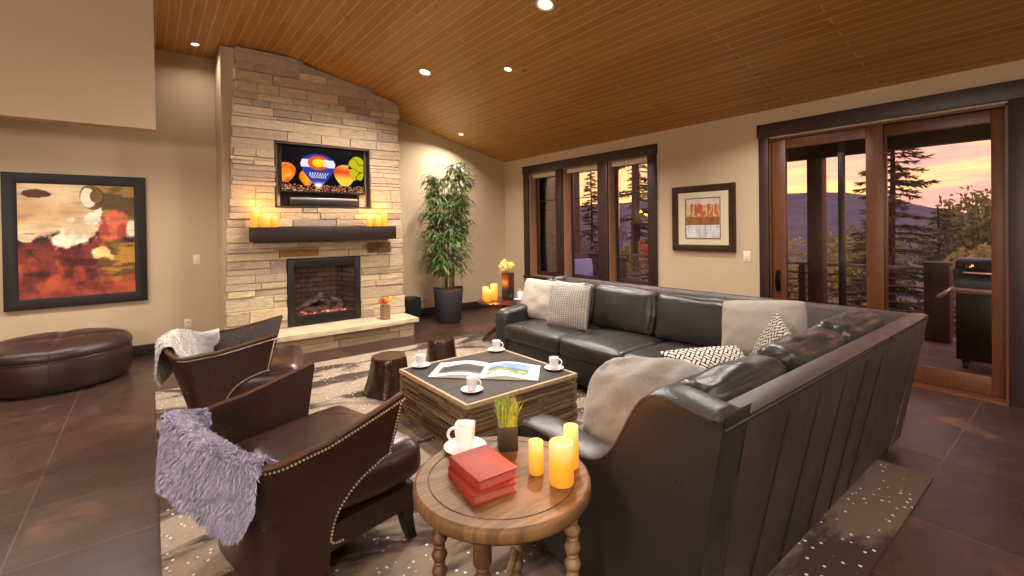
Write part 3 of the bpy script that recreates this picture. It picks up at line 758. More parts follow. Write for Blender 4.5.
M_dots = pattern_mat('dotted_weave', '#413e3c', '#a39d96', 120, 170, .16, .5)
pillow('throw_pillow', 'square dotted grey pillow leaning on the far end of the sofa', (3.43, 3.44, .68), -PI/2+.24, -.30, .50, .48, .17, M_dots, -.03, 2, .05, .010, rnd=.05)
pillow('throw_pillow', 'large plain grey pillow in the corner of the sectional', (3.50, 1.53, .70), -PI/2+.1, -.30, .60, .54, .22, M_grey, -.10, 3, .05, .016, rnd=.08)
M_tre = pattern_mat('trellis_weave', '#171412', '#cfc9c0', 88, 88, .27, 1.3)
M_tre2 = pattern_mat('trellis_weave_fine', '#1f1c1a', '#aaa39a', 95, 95, .25, 1.2)
pillow('throw_pillow', 'small patterned pillow resting against the plain grey corner pillow', (3.25, 1.36, .655), -PI/2-.75, -.35, .42, .42, .13, M_tre2, .35, 4)
pillow('lumbar_pillow', 'black and white trellis lumbar pillow lying in the sofa corner', (2.95, 1.62, .555), PI-.45, .98, .62, .34, .15, M_tre, 0, 6)
pillow('throw_pillow', 'big crumpled grey velvet pillow by the scooped sofa arm', (1.86, 1.33, .625), -PI/2+.42, -.80, .62, .54, .28, M_lav, -.06, 7, -.02, .03, rnd=.20)

# ------------------------------------------------------------------ coffee table
def strip_mat():
    m = mat('driftwood', '#6b5846', .8); t = NT(m); a = t.n('Attribute', {'attribute_name': 'Col'}); n = t.noise(t.obj((3, 3, 40)), 4, 5)
    t.base(t.mix(t.math('MULTIPLY', n, .7), a.outputs['Color'], '#4a3827')); t.bump(n, .4, .006); return m
ct = thing('coffee_table', 'square coffee table of stacked driftwood strips with dark slate top', 'coffee table', (2.082, 3.015, RG))
cw = .507
def coffee():
    rnd = random.Random(5); V = []; F = []; C = []
    def bx(x0, x1, y0, y1, z0, z1, c):
        n = len(V)
        for z in (z0, z1): V.extend([(x0, y0, z), (x1, y0, z), (x1, y1, z), (x0, y1, z)])
        for q in ((3, 2, 1, 0), (4, 5, 6, 7), (0, 1, 5, 4), (1, 2, 6, 5), (2, 3, 7, 6), (3, 0, 4, 7)): F.append(tuple(n+i for i in q)); C.append(c)
    pal = ['#86694b', '#9a7d5e', '#6b5138', '#a98d6d', '#5c4530', '#8f7355']
    z = 0.0
    while z < .332:
        h = min(.333-z, rnd.uniform(.010, .019))
        for side in range(4):
            x = -cw
            while x < cw-1e-6:
                x1 = min(cw, x+rnd.uniform(.12, .5)); 
                if cw-x1 < .08: x1 = cw
                d = rnd.uniform(-.018, .006); c = lin(rnd.choice(pal)); o = cw-.012+d
                if side == 0: bx(x, x1, -o, -o+.03, z, z+h-.0015, c)
                if side == 1: bx(x, x1, o-.03, o, z, z+h-.0015, c)
                if side == 2: bx(-o, -o+.03, x, x1, z, z+h-.0015, c)
                if side == 3: bx(o-.03, o, x, x1, z, z+h-.0015, c)
                x = x1
        z += h
    bx(-cw+.03, cw-.03, -cw+.03, cw-.03, 0, .33, lin('#2a2018'))
    o = obj('strip_body', (V, F), strip_mat(), ct, smooth=False); face_colors(o, C)
coffee()
bm = B()
for a in ((-cw, cw, -cw, -cw+.022), (-cw, cw, cw-.022, cw), (-cw, -cw+.022, -cw+.022, cw-.022), (cw-.022, cw, -cw+.022, cw-.022)): box(bm, *a, .333, .364, .003)
obj('top_edge', bm, wood('pale_edge', '#b8a184', '#957d60', .6, (8, 8, 8)), ct)
def slate():
    m = mat('slate_top', '#3a332c', .6, spec=.3); t = NT(m); n = t.noise(t.obj((1, 3, 1)), 5, 6, .65)
    t.base(t.ramp(n, [(.3, '#282320'), (.55, '#38302a'), (.75, '#4a4036')])); t.bump(n, .3, .005); return m
bm = B(); box(bm, -cw+.022, cw-.022, -cw+.022, cw-.022, .335, .361, .002); obj('slate_panel', bm, slate(), ct)
CT = RG+.364

# ------------------------------------------------------------------ cups and saucers
def cup(x, y, z, lab, slab, rz=0.0, k=1.0, square=False, group='white cups and saucers'):
    s = thing('saucer', slab, 'saucer', (x, y, z), 0, group)
    bm = B(); lathe(bm, [(0.0001, 0), (.034*k, 0), (.04*k, .003), (.066*k, .012), (.070*k, .016), (.066*k, .0165), (.04*k, .008), (0.0001, .007)], 32, cap=False); obj('dish', bm, M_white, s)
    c = thing('cup', lab, 'cup', (x, y, z+.0085), rz, group)
    bm = B(); h = .078*k; r = .036*k
    lathe(bm, [(0.0001, 0), (r*.72, 0), (r*.80, .004), (r*.90, h*.35), (r*1.0, h*.97), (r*.97, h), (r*.92, h*.97), (r*.82, h*.35), (r*.7, .01), (0.0001, .009)], 32, cap=False)
    if square:
        for v in bm.verts:
            a = math.atan2(v.co.y, v.co.x); f = 1/max(abs(math.cos(a)), abs(math.sin(a))); f = 1+(f-1)*.55*min(1, v.co.z/(h*.5)); v.co.x *= f*.94; v.co.y *= f*.94
    obj('bowl', bm, M_white, c)
    bm = B(); pts = [(r*.86+.026*k*math.sin(a)*1.0, 0, h*.52-math.cos(a)*h*.30) for a in [PI*i/10 for i in range(11)]]; tube(bm, pts, .0052*k, 10); obj('handle', bm, M_white, c)
hr = -.65   # handles point to picture right
for x, y, w, k, rz in ((1.745, 3.47, 'beside the log stools', 1.12, hr+PI), (2.50, 3.45, 'at the corner of the slate table nearest the sofa arm', 1.1, hr), (2.52, 2.70, 'near the open magazine\'s colour page, closest to the sofa seat', 1.1, hr), (1.75, 2.71, 'in front of the open magazine\'s black and white page', 1.1, hr)):
    cup(x, y, CT, 'white coffee cup '+w, 'white saucer '+w, rz, k)

# ------------------------------------------------------------------ open magazine
mg = thing('magazine', 'open picture magazine lying on the slate coffee table', 'magazine', (2.075, 3.005, CT))
ax_u = Vector((.330, -.330, 0)); ax_v = Vector((.29, .33, 0))*.78
du = Vector((.69, -.72, 0)); du.normalize(); dv = Vector((.70, .71, 0)); dv.normalize()
def page_z(s): return .004+.030*math.sin(min(1, s*1.05)*PI)**1.0*(1-s)**.5+.004*(1-s)
def page(name, sg, fn):
    w, h = .42, .37
    def pl(u, v):      # u 0..1 left-right in picture, v 0..1 bottom-top
        s = (1-u) if sg < 0 else u
        return du*(sg*w*s)+dv*((v-.5)*h)+Vector((0, 0, page_z(s)))
    return picture(name, 60, 50, 1, 1, fn, attr_mat('printed_page', .5), mg, pl)
def img_bw(u, v):
    c = np.ones(u.shape+(3,))*.93; m = (u > .13) & (u < .94) & (v > .17) & (v < .84); n = vnoise(u, v, 5, 41)
    hill = .5+.22*np.abs(u-.45)*2-.10*np.sin(u*9); g = np.where(v > hill+.12, .62+.2*n, .08+.2*n); g = np.where((v < .30+.1*n), .15+.4*n*(v < .3), g)
    c[m] = np.stack([g, g, g*.98], -1)[m]; return c
def img_col(u, v):
    c = np.ones(u.shape+(3,))*.94; m = (u > .03) & (u < .80) & (v > .20) & (v < .88); n = vnoise(u, v, 6, 43)
    sk = np.stack([.35+.4*n, .52+.3*n, .78+.12*n], -1); mt = np.stack([.2+.2*n, .3+.2*n, .42+.2*n], -1); gr = np.stack([.35+.3*n, .48+.25*n, .22+.2*n], -1)
    ridge = .58+.18*np.sin(u*7+.5)*vnoise(u, v*0, 4, 44); k = np.where((v > ridge)[..., None], sk, mt); k = np.where((v < .45+.12*n)[..., None], gr, k)
    k = np.where(((v < .4) & (vnoise(u, v, 12, 46) > .6))[..., None], np.array((.86, .86, .84)), k); c[m] = k[m]; return c
page('left_page', -1, lambda u, v: img_bw(u, v)*.88); page('right_page', 1, lambda u, v: img_col(u, v)*.86)
bm = B(); V = []
for sg in (-1, 1):
    pts = [(sg*.42*s, page_z(s)-.001) for s in [i/12 for i in range(13)]]
    v = [du*a+dv*(-.185)+Vector((0, 0, z)) for a, z in pts]+[du*a+dv*.185+Vector((0, 0, z)) for a, z in pts]+[du*a+dv*(-.185)+Vector((0, 0, .0005)) for a, z in pts]+[du*a+dv*.185+Vector((0, 0, .0005)) for a, z in pts]
    f = []
    for i in range(12): f += [(26+i, 27+i, i+1, i), (13+i, 14+i, 40+i, 39+i), (26+i, 39+i, 40+i, 27+i)]
    f += [(12, 38, 51, 25), (0, 13, 39, 26)]
    add(bm, v, f)
bmesh.ops.recalc_face_normals(bm, faces=bm.faces[:]); obj('page_block', bm, mat('paper', '#e9e6df', .6), mg, smooth=False)

# ------------------------------------------------------------------ log stools
M_stump = wood('stump_wood', '#40281b', '#160d09', .22, (12, 12, 2.0), .7, .8)
def stump(x, y, h, r0, r1, rz, label):
    V = []; n = 36; zs = [0, .02, .1, .25, .45, .65, .85, .96, 1.0]
    for z in zs:
        for i in range(n):
            a = 2*PI*i/n; lob = 1+.10*(abs(math.cos(2.5*a+.6+.5*math.sin(a)))-.6)+.16*nz((math.cos(a)*2.3, math.sin(a)*2.3, z*.8+x))
            r = (r0+(r1-r0)*z)*lob*(.97 if z in (0, 1.0) else 1)*(1-.05*math.sin(z*PI))
            V.append((r*math.cos(a), r*math.sin(a), z*h))
    F = grid_faces(len(zs), n, cv=True)+[tuple(range(n))[::-1]]
    top = len(V)
    for k, rr in enumerate((.75, .4)):
        for i in range(n):
            p = V[(len(zs)-1)*n+i]; V.append((p[0]*rr, p[1]*rr, h+.004*nz((p[0]*9, p[1]*9, k))))
    F += grid_faces(3, n, cv=True, off=(len(zs)-1)*n); F.append(tuple(top+n+i for i in range(n)))
    t = thing('log_stool', label, 'stool', (x, y, RG), rz, 'log stools on the rug')
    bm = B(); add(bm, V, F); bmesh.ops.recalc_face_normals(bm, faces=bm.faces[:]); obj('trunk', bm, M_stump, t, angle=45)
stump(1.72, 4.06, .335, .215, .155, .4, 'dark log stool nearest the chair with lavender throw, in front of the slate table edge')
stump(2.44, 4.36, .33, .18, .14, 1.3, 'dark log stool half hidden behind the slate table, towards the hearth vase')

# ------------------------------------------------------------------ barrel chairs
class Shell:
    """plan curve: s in [-1,1]; -1 near/right arm tip, 1 left arm tip; k 0 bottom .. 1 top"""
    def half(s, k): return .355+.075*k
    def pt(s, sv, k, off=0.0):
        w = s.half(k); xt = .20+.055*k; xb = -.31-.18*k; x0 = -.12
        sg = 1 if sv > 0 else -1; a = abs(sv)
        if a > .55: q = (a-.55)/.45; x = x0+(xt-x0)*q; y = w*(1-.03*q*q); nx, ny = 0, 1
        else:
            th = a/.55*PI/2; e = 2/3.2; c = max(0, math.cos(th)); si = max(0, math.sin(th))
            x = x0+(xb-x0)*c**e; y = w*si**e; 
            nx = -(c**(2-e))/abs(xb-x0); ny = (si**(2-e))/w; l = math.hypot(nx, ny); nx /= l; ny /= l
        return Vector((x+nx*off, sg*(y+ny*off), 0))
    def top(s, sv):
        a = abs(sv); b = max(0, 1-a/.46); return .622+.118*max(0, (a-.35)/.65)**1.05+.10*b*b*(3-2*b)
SH = Shell(); CUT = .60; RB = .085
def cut_z(a):
    """lower edge of the arm in front of the cut"""
    q = min(1, max(0, (a-CUT)/(1-CUT))); return .255+.225*math.sqrt(max(0, 1-(1-q)**2))
def shell_z(sv, k):
    a = abs(sv); zb = RB if a <= CUT else cut_z(a); zt = SH.top(sv); return zb+(zt-zb)*k
def kz(z): return min(1.0, max(0.0, (z-.135)/.6))
M_nail = mat('pale_nail', '#d6c8ae', .3, .7)
def chair(label, loc, face, group):
    root = thing('barrel_chair', label, 'armchair', loc, PI/2-face, group)
    bm = B(); TH = .035
    def patch(svs, nk=10, tiplean=0.0):
        for oi, off in enumerate((0.0, -TH)):
            V = []
            for sv in svs:
                for j in range(nk+1):
                    z = shell_z(sv, j/nk) if not callable(svs) else 0; p = SH.pt(sv, kz(z), off)
                    q = max(0, (abs(sv)-.85)/.15); p.x -= q*.035*(1-j/nk); p.z = z; V.append(p)
            F = grid_faces(len(svs), nk+1); 
            if oi: F = [f[::-1] for f in F]
            yield V, F
    fr = [-CUT+2*CUT*i/44 for i in range(45)]
    armL = [CUT+.0002+(1-CUT-.0002)*(1-math.cos(PI/2*i/20)) for i in range(21)]; armR = [-x for x in armL][::-1]
    for svs in (armR, fr, armL):
        nk = 10; outs = list(patch(svs, nk)); n0 = len(bm.verts); V = outs[0][0]+outs[1][0]; m = len(outs[0][0])
        F = [tuple(f) for f in outs[0][1]]+[tuple(i+m for i in f) for f in outs[1][1]]; ns = len(svs)
        for i in range(ns-1): F += [(i*(nk+1)+nk, (i+1)*(nk+1)+nk, m+(i+1)*(nk+1)+nk, m+i*(nk+1)+nk), (i*(nk+1), m+i*(nk+1), m+(i+1)*(nk+1), (i+1)*(nk+1))]
        for i in (0, ns-1):
            for j in range(nk): F.append((i*(nk+1)+j, i*(nk+1)+j+1, m+i*(nk+1)+j+1, m+i*(nk+1)+j))
        add(bm, V, F)
    bmesh.ops.remove_doubles(bm, verts=bm.verts[:], dist=.0012); bmesh.ops.recalc_face_normals(bm, faces=bm.faces[:])
    shell = obj('back_shell', bm, M_chair, root, angle=50)
    # top welt, in brown leather
    bm = B(); tube(bm, [SH.pt(-1+2*i/80, 1, -TH/2)+Vector((0, 0, SH.top(-1+2*i/80)+.004)) for i in range(81)], .0125, 8); obj('top_welt', bm, leather('worn_welt', '#5d3824', '#3e2418', .36) if not bpy.data.materials.get('worn_welt') else bpy.data.materials['worn_welt'], shell)
    # nailheads follow the arm outline: along the top, down the front, round the cut
    def arm_path(sg):
        P = []
        for i in range(40):
            sv = .33+.67*i/39; z = SH.top(sv)-.016; p = SH.pt(sv*sg, kz(z), .002); q = max(0, (sv-.985)/.015); p.z = z; P.append(p)
        zt = SH.top(1)-.016; zb = cut_z(1)+.012
        for i in range(1, 14):
            z = zt+(zb-zt)*i/13; j = (z-cut_z(1))/(SH.top(1)-cut_z(1)); p = SH.pt(.985*sg, kz(z), .002); p.x -= .035*(1-j)-.0; p.z = z; P.append(p)
        for i in range(40):
            sv = CUT+(1-CUT)*(1-math.cos(PI/2*(1-i/39))); z = cut_z(sv)+.012*(1-i/39); p = SH.pt(max(sv, CUT)*sg, kz(z), .002); q = max(0, (sv-.85)/.15); p.x -= q*.035; p.z = z; P.append(p)
        e = P[-1]
        for i in range(1, 9):
            a = i/8; P.append(Vector((e.x-.010*math.sin(a*PI)+.055*a*a, e.y-.002*sg*a, e.z-.042*math.sin(a*PI/2))))
        return P
    for sg in (-1, 1):
        P = arm_path(sg); bm = B(); acc = 0; step = .0145; last = P[0]
        for a, b in zip(P[:-1], P[1:]):
            L = (b-a).length; d = step-acc
            while d <= L:
                c = a.lerp(b, d/L); vs = bmesh.ops.create_icosphere(bm, subdivisions=1, radius=.0058, matrix=T(*c))['verts']; d += step
            acc = (acc+L) % step if L else acc
        obj('nailhead_trim', bm, M_nail, shell)
    # seat cushion (bulges out through the arm cut-outs) and rail
    bm = B(); V, F = softbox(.66, .69, .20, .08, .035, 16, .006, 3+loc[0])
    V = [Vector((p.x+.085, p.y*(1+.10*min(1, max(0, (p.x+.085+.02)/.2))), p.z+.385+.02*max(0, p.x))) for p in V]; add(bm, V, F); obj('seat_cushion', bm, M_chair, root, angle=80)
    bm = B(); prism(bm, [(-.28, -.335), (.36, -.35), (.385, -.32), (.385, .32), (.36, .35), (-.28, .335)], .17, .275, 'z'); obj('seat_rail', bm, M_chair, root)
    for x, y in ((.325, -.315), (.325, .315), (-.18, -.20), (-.18, .20)):
        V = []; f = 1 if x > 0 else -1
        for k in range(7):
            z = .172*(1-k/6); w = .030-.010*k/6; cx = x+f*.035*(k/6)**2; cy = y
            V += [(cx-w, cy-w, z), (cx+w, cy-w, z), (cx+w, cy+w, z), (cx-w, cy+w, z)]
        bm = B(); add(bm, V, grid_faces(7, 4, cv=True)+[(0, 1, 2, 3), (27, 26, 25, 24)]); bmesh.ops.recalc_face_normals(bm, faces=bm.faces[:])
        obj('leg', bm, M_black, root, smooth=False)
    return root
def throw(name, label, loc, face, s0, s1, zin, zout, cols, m_seed, blades, skew=0.0, tail=0.0, Lr=(.014, .026)):
    """long-pile throw laid over the chair back"""
    t = thing(name, label, 'throw', loc, PI/2-face, 'fur throws over the barrel chairs')
    nu, nv = 40, 46; P = []
    for i in range(nu+1):
        u = i/nu; row = []
        wob = .05*math.sin(u*5+m_seed)+.03*math.sin(u*11+2*m_seed)
        edge = min(1, 6*u, 6*(1-u))
        zi = zin+wob*.6+.10*(1-edge); zo = zout-wob+skew*(u-.5)+.12*(1-edge)**2
        for j in range(nv+1):
            v = j/nv; sv = s0-tail*max(0, 1-v/.55)+(s1-s0+tail*max(0, 1-v/.55))*u; ztop = SH.top(sv)+.016
            if v < .38: z = zi+(ztop-zi)*(v/.38); off = -.035-.014
            elif v < .5:
                a = (v-.38)/.12*PI; z = ztop+.012*math.sin(a); off = -.0175-.032*math.cos(a)
            else: q = (v-.5)/.5; z = ztop+(zo-ztop)*q; off = .0145+.085*q+.012*math.sin(u*9+q*3)
            p = SH.pt(sv, kz(z), off); p.z = z; row.append(p)
        P.append(row)
    V = [p for r in P for p in r]; F = grid_faces(nu+1, nv+1)
    rnd = random.Random(m_seed); base = lin(cols[0])
    V = [tuple(p) for p in V]; C = [lin(cols[1])]*len(F)
    for _ in range(blades):
        a = rnd.random()*(nu-.01); b = rnd.random()*(nv-.01); i, j = int(a), int(b); p = P[i][j].lerp(P[i+1][j], a-i).lerp(P[i][j+1].lerp(P[i+1][j+1], a-i), b-j)
        du_ = (P[i+1][j]-P[i][j]); dv_ = (P[i][j+1]-P[i][j]); n = du_.cross(dv_); n = n.normalized() if n.length > 1e-9 else Vector((0, 0, 1))
        out = SH.pt(s0+(s1-s0)*a/nu, .8, 0)-SH.pt(s0+(s1-s0)*a/nu, .8, -.02)
        if b/nv > .44 and n.dot(out) < 0: n = -n
        if b/nv < .44 and n.dot(out) > 0: n = -n
        if .40 < b/nv < .48: n = Vector((n.x, n.y, abs(n.z)+.4)).normalized()
        cl = nz((p.x*28, p.y*28, p.z*28+m_seed)); cl2 = nz((p.x*28+9, p.z*28, p.y*28))
        d = (n*.75+Vector((.8*cl+.35*rnd.uniform(-1, 1), .8*cl2+.35*rnd.uniform(-1, 1), -.55+.3*rnd.uniform(-1, 1)))).normalized(); L = rnd.uniform(*Lr)
        w = d.cross(Vector((rnd.uniform(-1, 1), rnd.uniform(-1, 1), rnd.uniform(-1, 1)))).normalized()*rnd.uniform(.0014, .0026)
        k = len(V); tip = p+d*L+Vector((0, 0, -.006)); mid = p+d*L*.55
        V += [tuple(p-w), tuple(p+w), tuple(mid+w*.8), tuple(tip), tuple(mid-w*.8)]; F.append((k, k+1, k+2, k+3, k+4))
        g = rnd.uniform(.8, 1.0)*(1+.25*cl); c = lin(cols[0] if rnd.random() < .72 else cols[2]); C.append((c[0]*g, c[1]*g, c[2]*g, 1))
    o = obj('pile', (V, F), attr_mat(name+'_fur', .9, spec=.1), t); face_colors(o, C); return t
fD, fB = math.radians(77), math.radians(104)
LD, LB = (.56, 2.31, RG), (.57, 4.14, RG)
chair('brown leather barrel chair nearest the round side table, draped with a lavender throw', LD, fD, 'brown barrel chairs')
chair('brown leather barrel chair closer to the hearth, draped with a white fur throw', LB, fB, 'brown barrel chairs')
throw('fur_throw', 'shaggy lavender grey throw over the back of the nearer barrel chair', LD, fD, -.34, .42, .50, .42, ('#b8b2cb', '#948da4', '#d2ccdf'), 3, 46000, .02, .14)
throw('fur_throw', 'fluffy white fur throw over the back of the barrel chair by the hearth', LB, fB, -.20, .50, .48, .43, ('#f2eeea', '#d8d3cd', '#fbf9f7'), 8, 22000, 0, .0, (.012, .022))

# ------------------------------------------------------------------ ottoman
ot = thing('ottoman', 'round plum brown leather ottoman below the abstract painting', 'ottoman', (-.75, 6.60, 0))
bm = B(); R = .585
prof = [(0.0001, .02), (R*.93, .02), (R*.965, .04), (R*.99, .12), (R, .22), (R*.995, .30), (R*.985, .318), (R*.995, .33), (R*1.0, .36), (R*.985, .40), (R*.93, .43), (R*.8, .452), (R*.5, .468), (R*.25, .464), (R*.08, .440), (0.0001, .430)]
lathe(bm, prof, 64, cap=False)
for v in bm.verts:
    r = math.hypot(v.co.x, v.co.y); a = math.atan2(v.co.y, v.co.x)
    if v.co.z > .38: v.co.z -= .022*(abs(math.cos(2*a))**30)*min(1, r/.12)*max(0, 1-(r/R)**6)
    v.co.z += .004*nz((v.co.x*6, v.co.y*6, v.co.z*6))
obj('upholstery', bm, M_otto, ot, angle=70)
bm = B()
for k in range(65):
    pass
tube(bm, [(R*.985*math.cos(2*PI*k/72), R*.985*math.sin(2*PI*k/72), .318) for k in range(73)], .007, 6, cap=False)
for q in range(4):
    a = PI/2*q+PI/4*0+.0; tube(bm, [(r*math.cos(a), r*math.sin(a), z) for r, z in prof[2:10]], .0045, 6)
obj('welt', bm, M_otto, ot)
bm = B(); lathe(bm, [(0.0001, .432), (.03, .434), (.022, .444), (0.0001, .448)], 16, cap=False); obj('button', bm, M_otto, ot)
bm = B(); lathe(bm, [(0.0001, 0), (R*.86, 0), (R*.86, .03), (0.0001, .03)], 40, cap=False); obj('plinth', bm, M_black, ot)

# ------------------------------------------------------------------ round side table in front
TX, TY, TZ = 1.015, 1.375, .60
rt = thing('side_table', 'round rustic wooden side table on turned legs beside the sofa arm', 'side table', (TX, TY, RG))
def planks():
    m = mat('rustic_top', '#6f4a2b', .35); t = NT(m); n = t.noise(t.obj((2, 22, 2), rot=(0, 0, .75)), 2.0, 6, .6, .5); n2 = t.noise(t.obj(), 5, 4)
    c = t.mix(t.ramp(n, [(.3, 0.0), (.7, 1.0)]), '#8a6640', '#533a23'); c = t.mix(t.ramp(n2, [(.5, 0.0), (.7, .6)]), c, '#3d2717')
    t.base(c); t.bump(n, .2, .004); return m
M_rust = planks(); NT(M_rust).b.inputs['Roughness'].default_value = .5; NT(M_rust).b.inputs['Specular IOR Level'].default_value = .3; tz = TZ-RG; R = .325
bm = B(); lathe(bm, [(0.0001, tz-.058), (R*.9, tz-.058), (R*.97, tz-.052), (R, tz-.038), (R*1.0, tz-.014), (R*.985, tz-.003), (R*.96, tz)], 72, cap=False)
lathe(bm, [(R*.96, tz), (R*.84, tz), (R*.835, tz-.004), (R*.825, tz-.004), (R*.82, tz), (0.0001, tz)], 72, cap=False)
bmesh.ops.recalc_face_normals(bm, faces=bm.faces[:]); obj('table_top', bm, M_rust, rt, angle=50)
M_leg = wood('turned_wood', '#9a7a55', '#6d5236', .5, (6, 6, 10)); M_legd = wood('turned_wood_dark', '#6b4a2e', '#49311d', .5, (6, 6, 10))
bm = B(); lathe(bm, [(R*.66, tz-.057), (R*.80, tz-.057), (R*.80, tz-.085), (R*.66, tz-.085), (R*.66, tz-.057)], 48, cap=False); obj('apron', bm, M_legd, rt)
def bobbin(h):
    p = [(.024, 0), (.026, .01), (.018, .03)]; z = .04
    while z < h-.13:
        p += [(.016, z), (.0265, z+.012), (.0305, z+.024), (.0265, z+.036), (.016, z+.048), (.022, z+.053), (.022, z+.058)]; z += .063
    p += [(.019, z+.004), (.030, z+.014), (.030, h)]; return p
legang = []
for lat, dep in ((-.06, -.245), (-.245, .05), (.255, -.01), (.05, .25)):
    wx = math.sin(yaw)*dep+math.cos(yaw)*lat; wy = math.cos(yaw)*dep-math.sin(yaw)*lat; legang.append((wx, wy))
for i, (wx, wy) in enumerate(legang):
    bm = B(); lathe(bm, [(0.0001, 0)]+bobbin(tz-.06), 20, (wx, wy), cap=False); obj('leg', bm, M_leg if i in (2, 3) else M_legd, rt, angle=60)
bm = B(); a, b = legang[0], legang[3]; c, d = legang[1], legang[2]
tube(bm, [(a[0], a[1], .13), (b[0], b[1], .13)], .016, 8); tube(bm, [(c[0], c[1], .13), (d[0], d[1], .13)], .016, 8); obj('stretcher', bm, M_leg, rt)
# books
M_red = mat('red_cloth', '#98301f', .6, bump=(150, .2, .002), var=(7, '#80241a', .45, .7)); M_pg = mat('pink_page_edge', '#a85546', .8, bump=(90, .3, .002))
def book(x, y, z, w, d, h, rz, label):
    t = thing('book', label, 'book', (x, y, z), rz, 'red books on the round side table')
    bm = B(); box(bm, -w/2, w/2, -d/2, d/2, h-.004, h, .0015); box(bm, -w/2, w/2, -d/2, d/2, 0, .004, .0015); box(bm, -w/2, -w/2+.005, -d/2, d/2, 0, h, .002); obj('cover', bm, M_red, t)
    bm = B(); box(bm, -w/2+.004, w/2-.006, -d/2+.005, d/2-.005, .004, h-.004); obj('page_block', bm, M_pg, t, smooth=False)
bx = math.atan2(1.473-1.495, 1.026-.873)
book(.918, 1.372, TZ, .165, .225, .034, -.16, 'lower of the two red books stacked on the round table')
book(.932, 1.380, TZ+.0345, .160, .215, .036, -.05, 'upper of the two red books stacked on the round table')
cup(1.012, 1.625, TZ, 'tall white squared cup at the rim of the round wooden table', 'white saucer at the rim of the round wooden table', yaw*-1+PI-.1, 1.25, True)
# wheatgrass
wg = thing('grass_planter', 'dark square planter of green wheatgrass on the round table', 'plant', (1.155, 1.525, TZ), -.5)
bm = B(); hw = .038
for a in ((-hw, hw, -hw, -hw+.006), (-hw, hw, hw-.006, hw), (-hw, -hw+.006, -hw+.006, hw-.006), (hw-.006, hw, -hw+.006, hw-.006)): box(bm, *a, 0, .098, .0015)
box(bm, -hw+.004, hw-.004, -hw+.004, hw-.004, 0, .085); obj('pot', bm, mat('dark_zinc', '#2b2625', .45), wg)
def blades(n, hw, z0, h0, h1, seed, w=.0022, lean=.25):
    rnd = random.Random(seed); V = []; F = []
    for _ in range(n):
        x, y = rnd.uniform(-hw, hw), rnd.uniform(-hw, hw); a = rnd.uniform(0, 2*PI); h = rnd.uniform(h0, h1); l = rnd.uniform(0, lean)*h; dx, dy = math.cos(a)*l+x*.35, math.sin(a)*l+y*.35; b = rnd.uniform(0, PI); wx, wy = math.cos(b)*w, math.sin(b)*w; k = len(V)
        for s, ww in ((0, 1), (.45, .9), (.8, .6)): V += [(x+dx*s*s-wx*ww, y+dy*s*s-wy*ww, z0+h*s), (x+dx*s*s+wx*ww, y+dy*s*s+wy*ww, z0+h*s)]
        V.append((x+dx, y+dy, z0+h)); F += [(k, k+1, k+3, k+2), (k+2, k+3, k+5, k+4), (k+4, k+5, k+6)]
    return V, F
M_grass = mat('wheatgrass', '#7f9a3a', .5, var=(40, '#b5bf62', .45, .65))
tag(obj('grass', blades(620, .033, .084, .08, .125, 4, .0026, .32), M_grass, wg), kind=None)
g = 'candles on the round side table'
candle(1.118, 1.302, TZ, .027, .118, 'slim candle beside the wheatgrass on the round table', g, M_wax, 36)
candle(1.144, 1.194, TZ, .0435, .145, 'widest candle at the edge of the round table', g, M_wax2, 36)
candle(1.25, 1.25, TZ, .028, .155, 'tall candle next to the sofa arm on the round table', g, M_wax, 36)

# ------------------------------------------------------------------ corner side table
kx, ky, kzh = 3.66, 4.90, .540
kt = thing('pedestal_table', 'small round dark pedestal table behind the far sofa arm', 'side table', (kx, ky, .015))
M_kt = wood('cherry_gloss', '#4a2418', '#2d150f', .18, (4, 4, 4), .6)
bm = B(); lathe(bm, [(0.0001, kzh-.028), (.31, kzh-.028), (.335, kzh-.018), (.335, kzh-.006), (.325, kzh), (0.0001, kzh)], 56, cap=False); obj('table_top', bm, M_kt, kt)
bm = B(); lathe(bm, [(0.0001, .12), (.05, .12), (.055, .16), (.035, .2), (.03, .26), (.05, .33), (.055, .37), (.035, .42), (.03, .47), (.06, kzh-.028), (0.0001, kzh-.027)], 28, cap=False); obj('column', bm, M_kt, kt)
for q in range(3):
    a = 2*PI*q/3+.5; bm = B(); c, s = math.cos(a), math.sin(a)
    tube(bm, [(c*r, s*r, z) for r, z in ((.03, .17), (.10, .16), (.18, .10), (.24, .035), (.27, .022))], [.03, .028, .024, .020, .018], 10); obj('leg', bm, M_kt, kt)
g = 'candles on the pedestal table'
for x, y, r, h, lab in ((3.47, 4.965, .045, .15, 'front short candle on the pedestal table, nearest the bamboo'), (3.52, 5.085, .042, .17, 'short candle on the pedestal table, behind the front one'), (3.615, 5.02, .046, .205, 'tallest candle on the pedestal table, beside the flower vase')):
    candle(x, y, kzh+.0155, r, h, lab, g)
vs = thing('flower_vase', 'tall square dark red vase of yellow flowers on the pedestal table', 'vase', (3.76, 4.905, kzh+.0155), .3)
def twotone():
    m = mat('vase_lacquer', '#4a231b', .3); t = NT(m); tc = t.t.nodes.new('ShaderNodeTexCoord'); sp = t.n('SeparateXYZ', Vector=tc.outputs['Object'])
    t.base(t.ramp(sp.outputs[2], [(.165, '#201b1f'), (.172, '#5a2a1e')])); return m
bm = B(); prism(bm, [(-.062, -.062), (.062, -.062), (.062, .062), (-.062, .062)], 0, .36, 'z'); bmesh.ops.bevel(bm, geom=bm.edges[:], offset=.006, segments=2, affect='EDGES'); obj('vase', bm, twotone(), vs)
